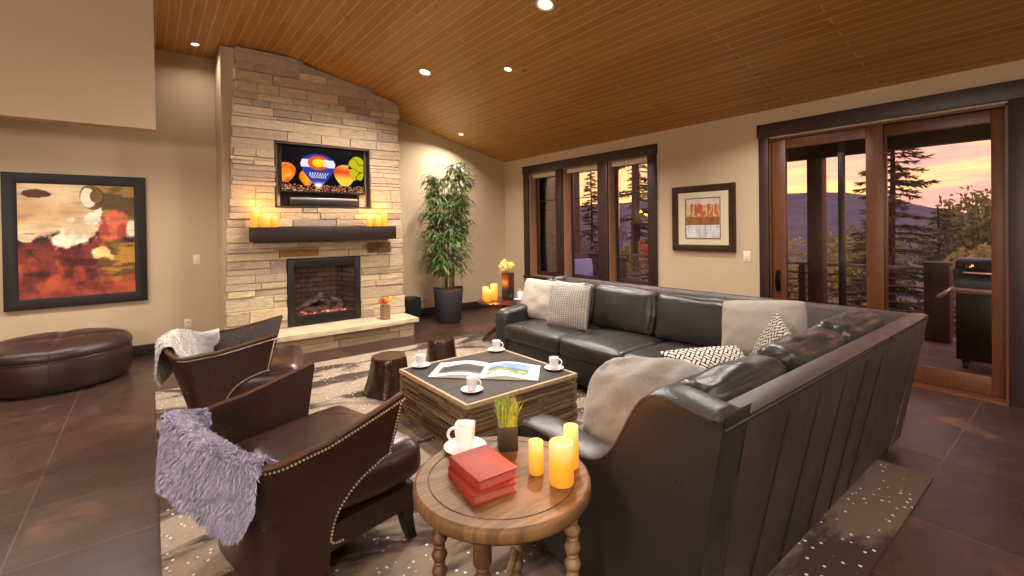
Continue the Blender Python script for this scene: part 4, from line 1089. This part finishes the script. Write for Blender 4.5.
def blossom(x, y, z, r, n, seed, m, parent, name='flower'):
    rnd = random.Random(seed); V = []; F = []
    for _ in range(n):
        d = Vector((rnd.gauss(0, 1), rnd.gauss(0, 1), rnd.gauss(.25, 1))).normalized(); p = Vector((x, y, z))+d*r*rnd.uniform(.75, 1); u = d.orthogonal().normalized(); w = d.cross(u)
        for q in range(4):
            a = PI/2*q+rnd.uniform(0, .5); t1 = u*math.cos(a)+w*math.sin(a); t2 = u*math.cos(a+PI/2)+w*math.sin(a+PI/2); k = len(V); s = r*.34
            V += [tuple(p), tuple(p+t1*s*.6+t2*s*.4+d*s*.1), tuple(p+t1*s+d*s*.15), tuple(p+t1*s*.6-t2*s*.4+d*s*.1)]; F.append((k, k+1, k+2, k+3))
    return obj(name, (V, F), m, parent)
M_yel = mat('yellow_petal', '#f0e08a', .7, var=(30, '#d9b84a', .45, .7)); M_stem = mat('stem_green', '#5b6a34', .6)
bm = B()
for i, (x, y, z, r) in enumerate(((-.06, .04, .435, .055), (.02, -.03, .45, .06), (.07, .045, .435, .055), (.0, .06, .485, .05), (-.07, -.04, .43, .045))):
    blossom(x, y, z, r, 40, i, M_yel, vs); tube(bm, [(x*.3, y*.3, .33), (x*.7, y*.7, z-.02)], .004, 6)
obj('stems', bm, M_stem, vs)
cup(3.845, 4.745, kzh+.0155, 'white coffee cup on the pedestal table beside the flower vase', 'white saucer on the pedestal table beside the flower vase', hr, 1.25)

# ------------------------------------------------------------------ hearth flowers + subwoofer
hv = thing('flower_jar', 'small glass jar of orange and red flowers on the stone hearth', 'vase', (2.60, 6.24, .253))
bm = B(); prism(bm, [(-.055, -.055), (.055, -.055), (.055, .055), (-.055, .055)], 0, .20, 'z'); bmesh.ops.bevel(bm, geom=bm.edges[:], offset=.006, segments=2, affect='EDGES')
obj('jar', bm, mat('amber_glass', '#8a6a52', .12, spec=.7), hv)
cols = [mat('orange_petal', '#e8722a', .6), mat('red_petal', '#c5301f', .6), mat('gold_petal', '#f0b234', .6)]
for i in range(9):
    a = i*2.4; r = .028*math.sqrt(i); blossom(r*math.cos(a), r*math.sin(a), .245+.03*((i*7) % 3)/2, .042, 26, 50+i, cols[i % 3], hv)
sw = thing('subwoofer', 'small black subwoofer on the floor between hearth and bamboo pot', 'speaker', (3.40, 7.10, 0))
bm = B(); box(bm, -.125, .125, -.14, .14, .015, .385, .02, 3); obj('cabinet', bm, M_black, sw)
bm = B(); box(bm, -.105, .105, -.15, -.138, .04, .36, .006); obj('grille', bm, mat('grille_cloth', '#0c0b0b', .9), sw)
for x in (-.09, .09):
    for y in (-.1, .1):
        bm = B(); lathe(bm, [(0.0001, 0), (.018, 0), (.018, .018), (0.0001, .018)], 12, (x, y), cap=False); obj('foot', bm, M_black, sw)

# ------------------------------------------------------------------ bamboo
pl = thing('potted_bamboo', 'tall bamboo plant in a dark grey round pot beside the fireplace', 'plant', (3.82, 6.58, 0))
bm = B(); lathe(bm, [(0.0001, 0), (.185, 0), (.195, .01), (.235, .45), (.245, .52), (.24, .545), (.225, .545), (.218, .50), (0.0001, .49)], 40, cap=False)
for v in bm.verts:
    if v.co.z > .4: v.co.z += .02*math.cos(2*math.atan2(v.co.y, v.co.x)+.6)
obj('pot', bm, mat('charcoal_pot', '#34343a', .5, bump=(30, .15, .004)), pl)
bm = B()
for i in range(240):
    a = random.uniform(0, 2*PI); r = .21*math.sqrt(random.random()); s = random.uniform(.012, .025); b = random.uniform(0, PI); x, y = r*math.cos(a), r*math.sin(a)
    tube(bm, [(x-s*math.cos(b)*1.5, y-s*math.sin(b)*1.5, .49+random.uniform(0, .02)), (x+s*math.cos(b)*1.5, y+s*math.sin(b)*1.5, .50+random.uniform(0, .03))], .003, 4)
lathe(bm, [(0.0001, .505), (.21, .49)], 20, cap=False); tag(obj('moss', bm, mat('dry_moss', '#9a7d48', .95, bump=(60, .6, .01)), pl), kind='stuff')
M_cane = wood('cane', '#7d6a4c', '#4e4a2c', .5, (3, 3, 14)); LV = []; LF = []
rnd = random.Random(17); cane_end = []
for i in range(15):
    a = 2*PI*i/15+rnd.uniform(-.2, .2); r0 = rnd.uniform(.03, .13); h = rnd.uniform(1.40, 2.10); r1 = r0+rnd.uniform(.04, .24); r1 = min(r1, .27)
    pts = [Vector(((r0+(r1-r0)*s**1.6)*math.cos(a+.3*s), (r0+(r1-r0)*s**1.6)*math.sin(a+.3*s), .48+h*s)) for s in [k/10 for k in range(11)]]
    bm = B(); tube(bm, pts, [.010-.006*k/10 for k in range(11)], 7); obj('cane', bm, M_cane, pl)
    for _ in range(34):
        s = rnd.uniform(.20, 1.0) if rnd.random() < .85 else 1.0; k = min(9, int(s*10)); p = pts[k].lerp(pts[k+1], s*10-k) if s < 1 else pts[10]
        az = a+rnd.uniform(-1.9, 1.9); L = rnd.uniform(.12, .36)*(1.12-.35*s); q = p+Vector((math.cos(az)*L, math.sin(az)*L, rnd.uniform(-.02, .10)))
        for m in range(rnd.randint(5, 8)):
            base = p.lerp(q, rnd.uniform(.35, 1)); az2 = az+rnd.uniform(-1.3, 1.3); ll = rnd.uniform(.11, .20); d = Vector((math.cos(az2), math.sin(az2), rnd.uniform(-.9, .25))).normalized(); side = d.cross(Vector((0, 0, 1))); side = (side.normalized() if side.length > .01 else Vector((1, 0, 0)))*rnd.uniform(.010, .017); up = side.cross(d).normalized()*.004; n = len(LV)
            m1 = base+d*ll*.35; m2 = base+d*ll*.7+Vector((0, 0, -.012)); tip = base+d*ll+Vector((0, 0, -.03))
            LV += [tuple(base), tuple(m1-side+up), tuple(m1), tuple(m1+side+up), tuple(m2-side*.7), tuple(m2-up), tuple(m2+side*.7), tuple(tip)]
            LF += [(n, n+1, n+2), (n, n+2, n+3), (n+1, n+4, n+5, n+2), (n+2, n+5, n+6, n+3), (n+4, n+7, n+5), (n+5, n+7, n+6)]
def leaf_mat(name, c1, c2, sc=9):
    m = mat(name, c1, .5, spec=.3); t = NT(m); t.base(t.ramp(t.noise(t.obj(), sc, 2), [(.35, c1), (.65, c2)])); return m
# keep leaves out of the walls behind
LV = [(x, min(y, YB-6.58-.02), z) for x, y, z in LV]
obj('foliage', (LV, LF), leaf_mat('bamboo_leaf', '#34502c', '#7b8f56'), pl)

# ------------------------------------------------------------------ pictures and plates on the walls
def frame_bm(w, h, f, d, M=None, inner=.0):
    bm = B(); pr = [(0, 0), (0, d), (f*.25, d+.004), (f*.8, d-.006), (f, d-.016), (f, 0)]; V = []
    for cx, cz in ((-1, -1), (1, -1), (1, 1), (-1, 1)):
        for a, b in pr: V.append((cx*(w/2-a), -b, cz*(h/2-a)))
    add(bm, V, grid_faces(4, len(pr), cu=True, cv=True)); bmesh.ops.recalc_face_normals(bm, faces=bm.faces[:]); return bm
pa = thing('abstract_painting', 'large abstract painting in cream and red, dark frame, above the ottoman', 'painting', (-.630, YB-.002, 1.437))
FW, FH, FR = 1.21, 1.50, .115
obj('frame', frame_bm(FW, FH, FR, .045), wood('ebony_frame', '#1f1614', '#150e0d', .5, (5, 5, 5), .3), pa, angle=25)
def abstract(u, v):
    y = 1-v; A = lambda q: np.clip((q-.5)*2.2+.5, -.3, 1.3); n = A(vnoise(u, y, 4, 1, 6)); n2 = A(vnoise(u, y, 10, 2, 6)); n3 = A(vnoise(u*.7, y*2.5, 6, 3, 5))
    L = lambda a, b, k: np.array(a)/255*(1-k[..., None])+np.array(b)/255*k[..., None]
    S = lambda e0, e1, x: np.clip((x-e0)/(e1-e0), 0, 1)
    c = L((232, 206, 166), (196, 158, 116), S(.2, 1.0, n))
    k = S(.62, .72, u+.06*(n-.5))*S(.36, .28, y); c = c*(1-k[..., None])+k[..., None]*L((158, 122, 62), (92, 70, 42), S(.35, .6, n3))
    # lower field
    edge = .49+.05*np.sin(u*4.2+2.6)+.10*(n-.5)+.04*(n2-.5)
    low = S(0, .03, y-edge)
    red = L((122, 50, 42), (66, 28, 30), S(.35, .75, n2)); red = red*(1-S(.45, .6, u*.6+.5*n)[..., None])+S(.45, .6, u*.6+.5*n)[..., None]*L((188, 84, 50), (130, 52, 36), S(.35, .65, n2))
    gold = L((176, 128, 52), (96, 70, 34), S(.35, .65, n3)); kg = S(.62, .72, u+.12*(n2-.5))*S(.92, .80, y); red = red*(1-kg[..., None])+gold*kg[..., None]
    ko = S(.82, .95, y+.1*(n-.5)); red = red*(1-ko[..., None]*.6)+ko[..., None]*.6*L((176, 84, 56), (136, 58, 42), n2)
    c = c*(1-low[..., None])+red*low[..., None]
    # dark seam between fields
    kd = np.exp(-((y-edge-.0)/.028)**2)*S(.30, .6, n2)*1.2; kd = np.clip(kd, 0, .95); c = c*(1-kd[..., None])+kd[..., None]*np.array((42, 28, 26))/255
    # salmon patch, pale sweep, dark ring
    d = np.hypot((u-.80)/.15, (y-.36)/.15)+.5*(n-.5); k = S(1.0, .8, d); c = c*(1-k[..., None])+k[..., None]*L((206, 106, 74), (160, 66, 48), S(.4, .7, n2))
    d = np.minimum(np.hypot((u-.50)/.23, (y-.42+.35*(u-.5))/.13), np.hypot((u-.64)/.06, (y-.29)/.16))+.5*(n2-.5); k = S(1.0, .85, d); c = c*(1-k[..., None])+k[..., None]*L((238, 226, 204), (205, 180, 148), S(.45, .7, n2))
    d = np.hypot((u-.62)/.115, (y-.115)/.12)+.22*(n-.5); k = S(1.0, .93, d); c = c*(1-k[..., None])+k[..., None]*L((74, 52, 38), (120, 92, 50), n2)
    d = np.hypot((u-.585)/.075, (y-.12)/.095)+.25*(n-.5); k = S(1.0, .9, d); c = c*(1-k[..., None])+k[..., None]*np.array((240, 226, 200))/255
    d = np.hypot((u-.655)/.06, (y-.10)/.07)+.3*(n-.5); k = S(1.0, .9, d); c = c*(1-k[..., None])+k[..., None]*L((128, 100, 52), (90, 66, 40), n2)
    d = np.hypot((u-.97)/.06, (y-.40)/.08)+.6*(n2-.5); k = S(1, .8, d); c = c*(1-k[..., None])+k[..., None]*np.array((232, 214, 188))/255
    d = np.hypot((u-.16)/.10, (y-.085)/.035)+.7*(n2-.5); k = S(1, .8, d); c = c*(1-k[..., None])+k[..., None]*np.array((86, 50, 44))/255
    d = np.hypot((u-.71)/.10, (y-.62)/.06)+.9*(n2-.5); k = S(1, .75, d); c = c*(1-k[..., None])+k[..., None]*L((226, 200, 138), (170, 120, 50), n)
    d = np.hypot((u-.52)/.14, (y-.70)/.03)+.8*(n2-.5)+(y-.70-.25*(u-.5))*2; k = S(1, .8, d)*.8; c = c*(1-k[..., None])+k[..., None]*np.array((66, 26, 28))/255
    d = np.hypot((u-.05)/.09, (y-.47)/.04)+.6*(n2-.5); k = S(1, .8, d); c = c*(1-k[..., None])+k[..., None]*np.array((228, 206, 168))/255
    st = S(.55, .75, vnoise(u*.5, y*6, 8, 9, 4)); c = c*(1-.12*st[..., None]); return c
iw, ih = FW-2*FR+.01, FH-2*FR+.01
picture('canvas', 200, 240, 1, 1, lambda u, v: abstract(u, v)*1.03, attr_mat('oil_paint', .6, bump=(40, .25, .004)), pa, lambda u, v: Vector((-iw/2+iw*u, -.028, -ih/2+ih*v)))
fp = thing('framed_print', 'framed print of red trees on the wall between windows and patio door', 'picture', (XR-.002, 3.128, 1.597), PI/2*-1)
obj('frame', frame_bm(.84, .835, .085, .035), wood('walnut_frame', '#3a231a', '#2a1813', .3, (5, 5, 5)), fp, angle=25)
bm = B(); box(bm, -.345, .345, -.018, -.004, -.345, .345); obj('mat_board', bm, mat('mat_board', '#cfc4a9', .9), fp, smooth=False)
bm = frame_bm(.47, .52, .014, .022); obj('fillet', bm, mat('fillet_wood', '#5d4a3a', .5), fp, angle=25)
def trees_art(u, v):
    n = vnoise(u*1.6, v, 7, 61, 5); n2 = vnoise(u*3, v*.5, 8, 62, 4); c = np.ones(u.shape+(3,))*np.array((.84, .80, .76)); c = c-.10*n[..., None]
    k = ((v > .42) & (v < .86+.12*(n-.5))); red = np.stack([.60+.22*n, .26+.25*n2, .20+.15*n], -1); red = np.where((n2 > .56)[..., None], np.stack([.76+0*n, .60+.2*n, .48+0*n], -1), red); c = np.where(k[..., None], red, c)
    k = (v > .33) & (v < .52+.12*(n2-.5)); br = np.stack([.42+.25*n, .27+.18*n, .14+.1*n], -1); c = np.where(k[..., None], br, c); k = (v < .33); c = np.where(k[..., None], np.stack([.70+.22*n, .70+.2*n, .72+.2*n], -1)-.10*(n2 > .58)[..., None], c); return c
picture('print', 90, 100, 1, 1, trees_art, attr_mat('print_paper', .5), fp, lambda u, v: Vector((-.222+.444*u, -.0195, -.247+.494*v)))
def plate(name, label, cat, loc, rz, w, h, kind):
    t = thing(name, label, cat, loc, rz); bm = B(); box(bm, -w/2, w/2, -.006, 0, -h/2, h/2, .003); obj('cover_plate', bm, M_plate, t)
    if kind == 'switch':
        bm = B(); box(bm, -.017, .017, -.010, -.005, -.034, .034, .002); obj('rocker', bm, M_plate, t)
    else:
        for s in (-1, 1):
            bm = B(); box(bm, -.016, .016, -.009, -.005, s*.022-.014, s*.022+.014, .004); o = obj('socket', bm, M_plate, t)
            bm = B(); box(bm, -.008, -.005, -.0095, -.0085, s*.022-.006, s*.022+.006); box(bm, .005, .008, -.0095, -.0085, s*.022-.006, s*.022+.006); obj('slot', bm, M_black, o)
plate('light_switch', 'ivory light switch beside the patio door casing', 'light switch', (XR, 2.587, 1.135), -PI/2, .085, .125, 'switch')
plate('light_switch', 'ivory light switch between the abstract painting and the chimney', 'light switch', (.481, YB, 1.157), 0, .075, .12, 'switch')
plate('wall_outlet', 'ivory wall outlet low on the wall above the white fur throw', 'wall outlet', (.376, YB, .335), 0, .075, .12, 'outlet')
plate('wall_outlet', 'ivory wall outlet on the window wall behind the pedestal table', 'wall outlet', (XR, 6.84, .30), -PI/2, .075, .12, 'outlet')
# ------------------------------------------------------------------ deck and surroundings
M_deck = mat('deck_boards', '#6b4a44', .7); _t = NT(M_deck)
_b = _t.n('TexBrick', Vector=_t.obj(rot=(0, 0, PI/2)), Color1='#94706a', Color2='#7d5b56', Mortar='#33241f', Scale=1.0, Mortar_Size=.005, Brick_Width=3.5, Row_Height=.14); _t.base(_b.outputs[0])
bm = B(); box(bm, XR+.2, 8.45, -3.5, 7.3, -.16, -.05); struct('deck', bm, M_deck, 'wooden deck beyond the patio door', smooth=False)
M_post = wood('deck_timber', '#5a3a2d', '#402820', .6, (6, 6, 1)); M_rail = wood('rail_timber', '#94704f', '#70523a', .6, (6, 1, 6))
M_soff = wood('porch_soffit', '#3a241b', '#2a1914', .7, (8, 1, 8))
bm = B(); box(bm, XR+.2, 8.0, -3.5, 3.3, 2.70, 2.82); box(bm, 7.40, 7.60, -3.5, 3.35, 2.44, 2.70); box(bm, XR+.2, 7.6, 3.2, 3.35, 2.50, 2.70)
for y in (-2.4, -1.2, 0.0, 1.2, 2.4): box(bm, XR+.2, 7.4, y-.05, y+.05, 2.56, 2.70)
struct('porch_roof', bm, M_soff, 'dark timber porch roof over the deck', smooth=False)
pp = thing('porch_post', 'thick dark timber post holding the porch beam outside the patio door', 'post', (7.5, 2.52, -.05))
bm = B(); box(bm, -.095, .095, -.095, .095, 0, 2.487, .008); obj('shaft', bm, M_post, pp); bm = B(); box(bm, -.12, .12, -.12, .12, 0, .14, .01); obj('plinth', bm, M_post, pp)
rl = thing('deck_railing', 'deck railing of horizontal bars beyond the patio door and windows', 'railing', (8.3, 0, -.05))
bm = B(); box(bm, -.05, .05, -3.4, 7.2, .90, .945, .006); obj('top_rail', bm, M_rail, rl)
for k in range(7):
    bm = B(); z = .10+.112*k; tube(bm, [(0, -3.4, z), (0, 7.2, z)], .014, 6); obj('bar', bm, M_rail, rl)
for y in (-3.35, -1.2, 3.0, 5.2, 7.15):
    bm = B(); box(bm, -.04, .04, y-.045, y+.045, 0, .9, .004); obj('post', bm, M_post, rl)
sp_ = thing('newel_post', 'stout boxed timber newel post at the deck railing beside the grill', 'post', (8.12, 1.335, -.05))
bm = B(); box(bm, -.11, .11, -.125, .125, 0, 1.0, .006); obj('shaft', bm, M_post, sp_); bm = B(); box(bm, -.13, .13, -.145, .145, 1.0, 1.035, .008); obj('cap', bm, M_post, sp_)
# grill
gr = thing('grill', 'dark hooded gas grill with a pale side shelf standing on the deck', 'grill', (6.98, .62, -.05), 0)
M_gm = mat('grill_enamel', '#241b1a', .35); M_gs = mat('grill_steel', '#b99a90', .3, .6)
bm = B(); box(bm, -.26, .26, -.35, .35, .10, .80, .012); obj('cabinet', bm, M_gm, gr)
bm = B(); prism(bm, [(-.28, .86)]+[(-.02-.26*math.cos(a), .90+.27*math.sin(a)) for a in [PI*i/12 for i in range(13)]]+[(.26, .86)], -.36, .36, 'y'); obj('hood', bm, M_gm, gr, angle=50)
bm = B(); tube(bm, [(-.29, -.28, 1.02), (-.335, -.27, 1.03), (-.335, .27, 1.03), (-.29, .28, 1.02)], .014, 8); obj('hood_handle', bm, M_gs, gr)
bm = B(); box(bm, -.29, .28, -.38, .38, .80, .865, .01); obj('control_panel', bm, M_gs, gr)
for sg in (-1, 1):
    bm = B(); M = T(0, sg*.38, .85) @ Rm(sg*.0, 'X'); box(bm, -.24, .22, 0 if sg > 0 else -.17, .17 if sg > 0 else 0, -.02, .015, .01, M=M @ Rm(-sg*.75, 'X')); obj('side_shelf', bm, M_gs, gr)
for x in (-.2, .2):
    for y in (-.28, .28):
        bm = B(); lathe(bm, [(0.0001, -.018), (.045, -.018), (.05, 0), (.045, .018), (0.0001, .018)], 18, cap=False, M=T(x, y, .05) @ Rm(PI/2, 'X')); obj('caster', bm, M_black, gr)
        bm = B(); box(bm, x-.012, x+.012, y-.03, y+.03, .06, .105); obj('caster_fork', bm, M_black, gr)
# deck furniture seen through the windows
M_wick = mat('dark_wicker', '#5e454a', .6, bump=(70, .5, .006)); M_blue = mat('blue_canvas', '#b4c0ea', .9)
def outdoor_chair(label, loc, rz, w=.62):
    t = thing('outdoor_armchair', label, 'chair', loc, rz, 'deck armchairs'); h = w/2
    for sx in (-1, 1):
        for sy in (-1, 1):
            bm = B(); box(bm, sx*(h-.03)-.022, sx*(h-.03)+.022, sy*.27-.022, sy*.27+.022, 0, .60 if sy < 0 else .98, .004); obj('leg', bm, M_wick, t)
    bm = B(); box(bm, -h, h, -.29, .29, .30, .36, .008); obj('seat', bm, M_wick, t)
    bm = B(); box(bm, -h+.04, h-.04, .255, .28, .50, .95, .004); box(bm, -h, h, .24, .295, .94, .99, .008); box(bm, -h+.05, h-.05, .245, .29, .72, .78, .004); obj('backrest', bm, M_wick, t)
    for sx in (-1, 1):
        bm = B(); box(bm, sx*(h-.03)-.035, sx*(h-.03)+.035, -.32, .28, .60, .635, .006); obj('armrest', bm, M_wick, t)
    return t
outdoor_chair('dark outdoor armchair seen through the middle window, right of the blue cushion', (7.76, 6.90, -.05), 2.2, .54)
t_ = outdoor_chair('dark outdoor armchair seen through the window nearest the framed print', (7.15, 5.42, -.05), 1.0); 
lo = thing('outdoor_sofa', 'dark outdoor sofa with blue cushions seen through the middle window', 'outdoor sofa', (6.88, 6.42, -.05), 0)
bm = B(); box(bm, -.42, .42, -.36, .36, .06, .32, .01); obj('base', bm, M_wick, lo); bm = B(); box(bm, -.42, .42, .30, .40, .06, 1.02, .01); obj('backrest', bm, M_wick, lo)
for sx in (-1, 1):
    bm = B(); box(bm, sx*.46-.04, sx*.46+.04, -.36, .40, .06, .66, .01); obj('armrest', bm, M_wick, lo)
bm = B(); put(bm, softbox(.82, .66, .17, .05, .03, 12, .003), T(0, -.03, .405)); obj('seat_cushion', bm, M_blue, lo, angle=80)
bm = B(); put(bm, softbox(.8, .16, .42, .05, .03, 12, .003, 2, 1, True), T(0, .21, .69) @ Rm(-.12, 'X')); obj('back_cushion', bm, M_blue, lo, angle=80)
# projecting lodge wing with plank siding
M_sid = mat('plank_siding', '#7d5458', .8); _t = NT(M_sid)
_b = _t.n('TexBrick', Vector=_t.obj(rot=(PI/2, 0, 0)), Color1='#5c3a43', Color2='#4f323c', Mortar='#2b1b22', Scale=1.0, Mortar_Size=.022, Brick_Width=6.0, Row_Height=.235); _t.base(_b.outputs[0]); _t.bump(_b.outputs[1], -.6, .02)
bm = B(); box(bm, XR+.2, 7.60, 7.31, 7.5, -3, 4.2); struct('wall_exterior', bm, M_sid, 'plank-sided wing of the lodge outside the windows', smooth=False)
bm = B(); box(bm, 7.44, 7.62, 7.24, 7.42, -.05, 4.2, .006); struct('trim_3', bm, M_post, 'corner board of the plank-sided wing')
# ground and far ridge
def terrain():
    V = []; nx, ny = 60, 70
    for i in range(nx):
        X = 5.8+(i/(nx-1))**2.2*330
        for j in range(ny):
            Yy = -60-(X*.6)+(j/(ny-1))*(130+X*2.0); d = X-5.8
            base = -3.2-.10*min(d, 60)
            r = min(1, max(0, (X-80)/120)); r = r*r*(3-2*r)
            az = Yy/max(X, 1)
            k = min(1, max(0, (az+.02)/.40)); top = 13.5*k*k*(3-2*k)+1.2*max(0, az-.4)+.5*math.sin(az*31)
            z = base+(top+9.2)*r+(.3+r*1.2)*nz((X*.05, Yy*.05, 3))
            V.append((X, Yy, z))
    return V, grid_faces(nx, ny)
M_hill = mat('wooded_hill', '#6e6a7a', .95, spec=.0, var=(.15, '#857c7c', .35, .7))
struct('hills', terrain(), M_hill, 'wooded ridge far beyond the deck')
# trees
M_bark = mat('bark', '#3b2a25', .9, bump=(12, .6, .02))
def conifer(label, x, y, z0, h, w, seed, m, dens=1.0):
    rnd = random.Random(seed); t = thing('spruce_tree', label, 'tree', (x, y, z0), 0, 'trees beyond the deck')
    bm = B(); tube(bm, [(0.02*math.sin(k), .02*math.cos(k*1.3), h*k/10) for k in range(11)], [.02+.012*h*(1-k/10) for k in range(11)], 8); obj('trunk', bm, M_bark, t)
    bmb = B(); V = []; F = []; nb = int(h*20*dens)
    for i in range(nb):
        s = .12+.88*(i/nb); z = h*s; L = w*(1-s)**.75*rnd.uniform(.6, 1.1)+.12; a = rnd.uniform(0, 2*PI); d = Vector((math.cos(a), math.sin(a), 0))
        pts = [Vector((0, 0, z))+d*L*q+Vector((0, 0, L*(.10*q-.42*q*q+.22*q**3))) for q in (0, .33, .66, 1)]
        tube(bmb, pts, [.02*(1-q)+.006 for q in (0, .33, .66, 1)], 4, cap=False)
        for _ in range(int(30+80*L)):
            q = rnd.random()**.8; k = min(2, int(q*3)); p = pts[k].lerp(pts[k+1], q*3-k); side = d.cross(Vector((0, 0, 1)))*rnd.choice((-1, 1)); dd = (d*rnd.uniform(.3, 1)+side*rnd.uniform(0, 1.1)+Vector((0, 0, rnd.uniform(-.55, .2)))).normalized(); l = rnd.uniform(.10, .24); ww = dd.cross(Vector((rnd.gauss(0, 1), rnd.gauss(0, 1), rnd.gauss(0, 1)))).normalized()*l*.07; n = len(V)
            V += [tuple(p), tuple(p+dd*l*.5+ww), tuple(p+dd*l), tuple(p+dd*l*.5-ww)]; F.append((n, n+1, n+2, n+3))
    obj('branches', bmb, M_bark, t); obj('needles', (V, F), m, t, smooth=False)
def broadleaf(label, x, y, z0, h, w, seed, m, n=3800, ls=.16, name='leafy_tree', stems=4):
    rnd = random.Random(seed); t = thing(name, label, 'tree', (x, y, z0), 0, 'trees beyond the deck'); bm = B(); V = []; F = []; blobs = []
    for i in range(16): 
        a = rnd.uniform(0, 2*PI); r = w*math.sqrt(rnd.random())*.75; zz = h*rnd.uniform(.25, .88); blobs.append((Vector((r*math.cos(a)*(1.15-.5*zz/h), r*math.sin(a)*(1.15-.5*zz/h), zz)), w*rnd.uniform(.28, .48)))
    for i in range(stems):
        a = 2*PI*i/stems+rnd.random(); tube(bm, [(0.05*math.cos(a), .05*math.sin(a), 0), (w*.2*math.cos(a), w*.2*math.sin(a), h*.35), (w*.45*math.cos(a), w*.45*math.sin(a), h*.8)], [.06, .045, .015], 6)
    obj('trunk', bm, M_bark, t)
    for _ in range(n):
        c, r = rnd.choice(blobs); d = Vector((rnd.gauss(0, 1), rnd.gauss(0, 1), rnd.gauss(0, .8))).normalized(); p = c+d*r*rnd.uniform(.55, 1.08)
        u = Vector((rnd.gauss(0, 1), rnd.gauss(0, 1), rnd.gauss(0, 1))).normalized(); v = u.orthogonal().normalized(); l = ls*rnd.uniform(.6, 1.3); k = len(V)
        V += [tuple(p-u*l*.5), tuple(p+v*l*.28), tuple(p+u*l*.5), tuple(p-v*l*.28)]; F.append((k, k+1, k+2, k+3))
    obj('crown', (V, F), m, t, smooth=False)
M_need = leaf_mat('spruce_needles', '#4a4630', '#625a3c', 3); M_lf1 = leaf_mat('olive_leaves', '#8a8344', '#b0a55a', 2); M_lf2 = leaf_mat('deep_leaves', '#666b45', '#857f50', 2); M_lf3 = leaf_mat('dusky_leaves', '#6d6068', '#8a7a78', 2); M_lf4 = leaf_mat('russet_leaves', '#b0553a', '#c47848', 2)
conifer('tall open spruce behind the grill side of the patio door glass', 14.0, 3.12, -4.2, 9.6, 1.5, 3, M_need)
conifer('slim dark spruce beside the tall open spruce', 20.5, 3.35, -5.0, 7.0, .9, 5, M_need, .8)
conifer('far pointed spruce seen through the window nearest the framed print', 21, 15.6, -5.0, 11.5, 1.5, 9, M_need, .7)
conifer('spruce seen through the middle window', 17, 15.4, -5.0, 9.2, 1.2, 12, M_need, .8)
broadleaf('olive leafy tree at the right edge of the patio door view', 24, 2.65, -5.6, 8.3, 2.6, 21, M_lf2, 5000, .22)
broadleaf('pale olive bush behind the railing in the sliding leaf', 17.5, 5.9, -4.8, 6.0, 2.2, 22, M_lf1, 4600, .18, 'bush')
broadleaf('green bush behind the thin screen frame of the patio door', 21.5, 5.8, -5.4, 7.3, 1.9, 23, M_lf2, 4600, .18, 'bush')
broadleaf('olive bush low behind the newel post', 17.5, 1.7, -4.9, 6.0, 1.9, 24, M_lf1, 4200, .17, 'bush')
broadleaf('dusky bush filling the gap behind the tall open spruce', 29, 7.2, -6, 8.2, 2.8, 25, M_lf2, 4200, .24, 'bush')
broadleaf('yellow green bush seen through the window nearest the framed print', 13.5, 10.75, -4.2, 5.6, 1.1, 26, M_lf1, 3200, .15, 'bush')
broadleaf('small russet tinged tree low in the window nearest the framed print', 17.6, 12.95, -4.8, 6.2, .8, 27, M_lf4, 900, .16)
broadleaf('dusky leafless looking tree seen through the middle window', 14.6, 13.0, -4.6, 7.2, 1.4, 28, M_lf3, 3600, .17)
broadleaf('dusky tree behind the trees of the middle window', 25, 21.5, -5.6, 8.2, 3.0, 29, M_lf3, 4200, .25)
broadleaf('dusky tree far behind the three windows', 32, 19, -6, 8.6, 3.0, 30, M_lf3, 4200, .25)
tr = thing('pine_tree', 'bare straight pine trunk crossing the window nearest the framed print', 'tree', (12.0, 9.05, -4.0), 0, 'trees beyond the deck')
bm = B(); tube(bm, [(.03*math.sin(k), .03*math.cos(k*1.7), 1.2*k) for k in range(9)], [.14-.006*k for k in range(9)], 10); obj('trunk', bm, M_bark, tr)
rnd = random.Random(77); V = []; F = []; bm = B()
for i in range(26):
    a = rnd.uniform(0, 2*PI); z = rnd.uniform(5.4, 9.4); L = rnd.uniform(.4, 1.3); d = Vector((math.cos(a), math.sin(a), -.15)); p0 = Vector((0, 0, z)); tube(bm, [p0, p0+d*L], [.03, .01], 5)
    for _ in range(70):
        p = p0+d*L*rnd.uniform(.35, 1.05); u = Vector((rnd.gauss(0, 1), rnd.gauss(0, 1), rnd.gauss(0, 1))).normalized(); v = u.orthogonal()*.022; n = len(V); l = rnd.uniform(.1, .26); V += [tuple(p-v), tuple(p+v), tuple(p+u*l)]; F.append((n, n+1, n+2))
obj('branches', bm, M_bark, tr); obj('needles', (V, F), M_need, tr, smooth=False)
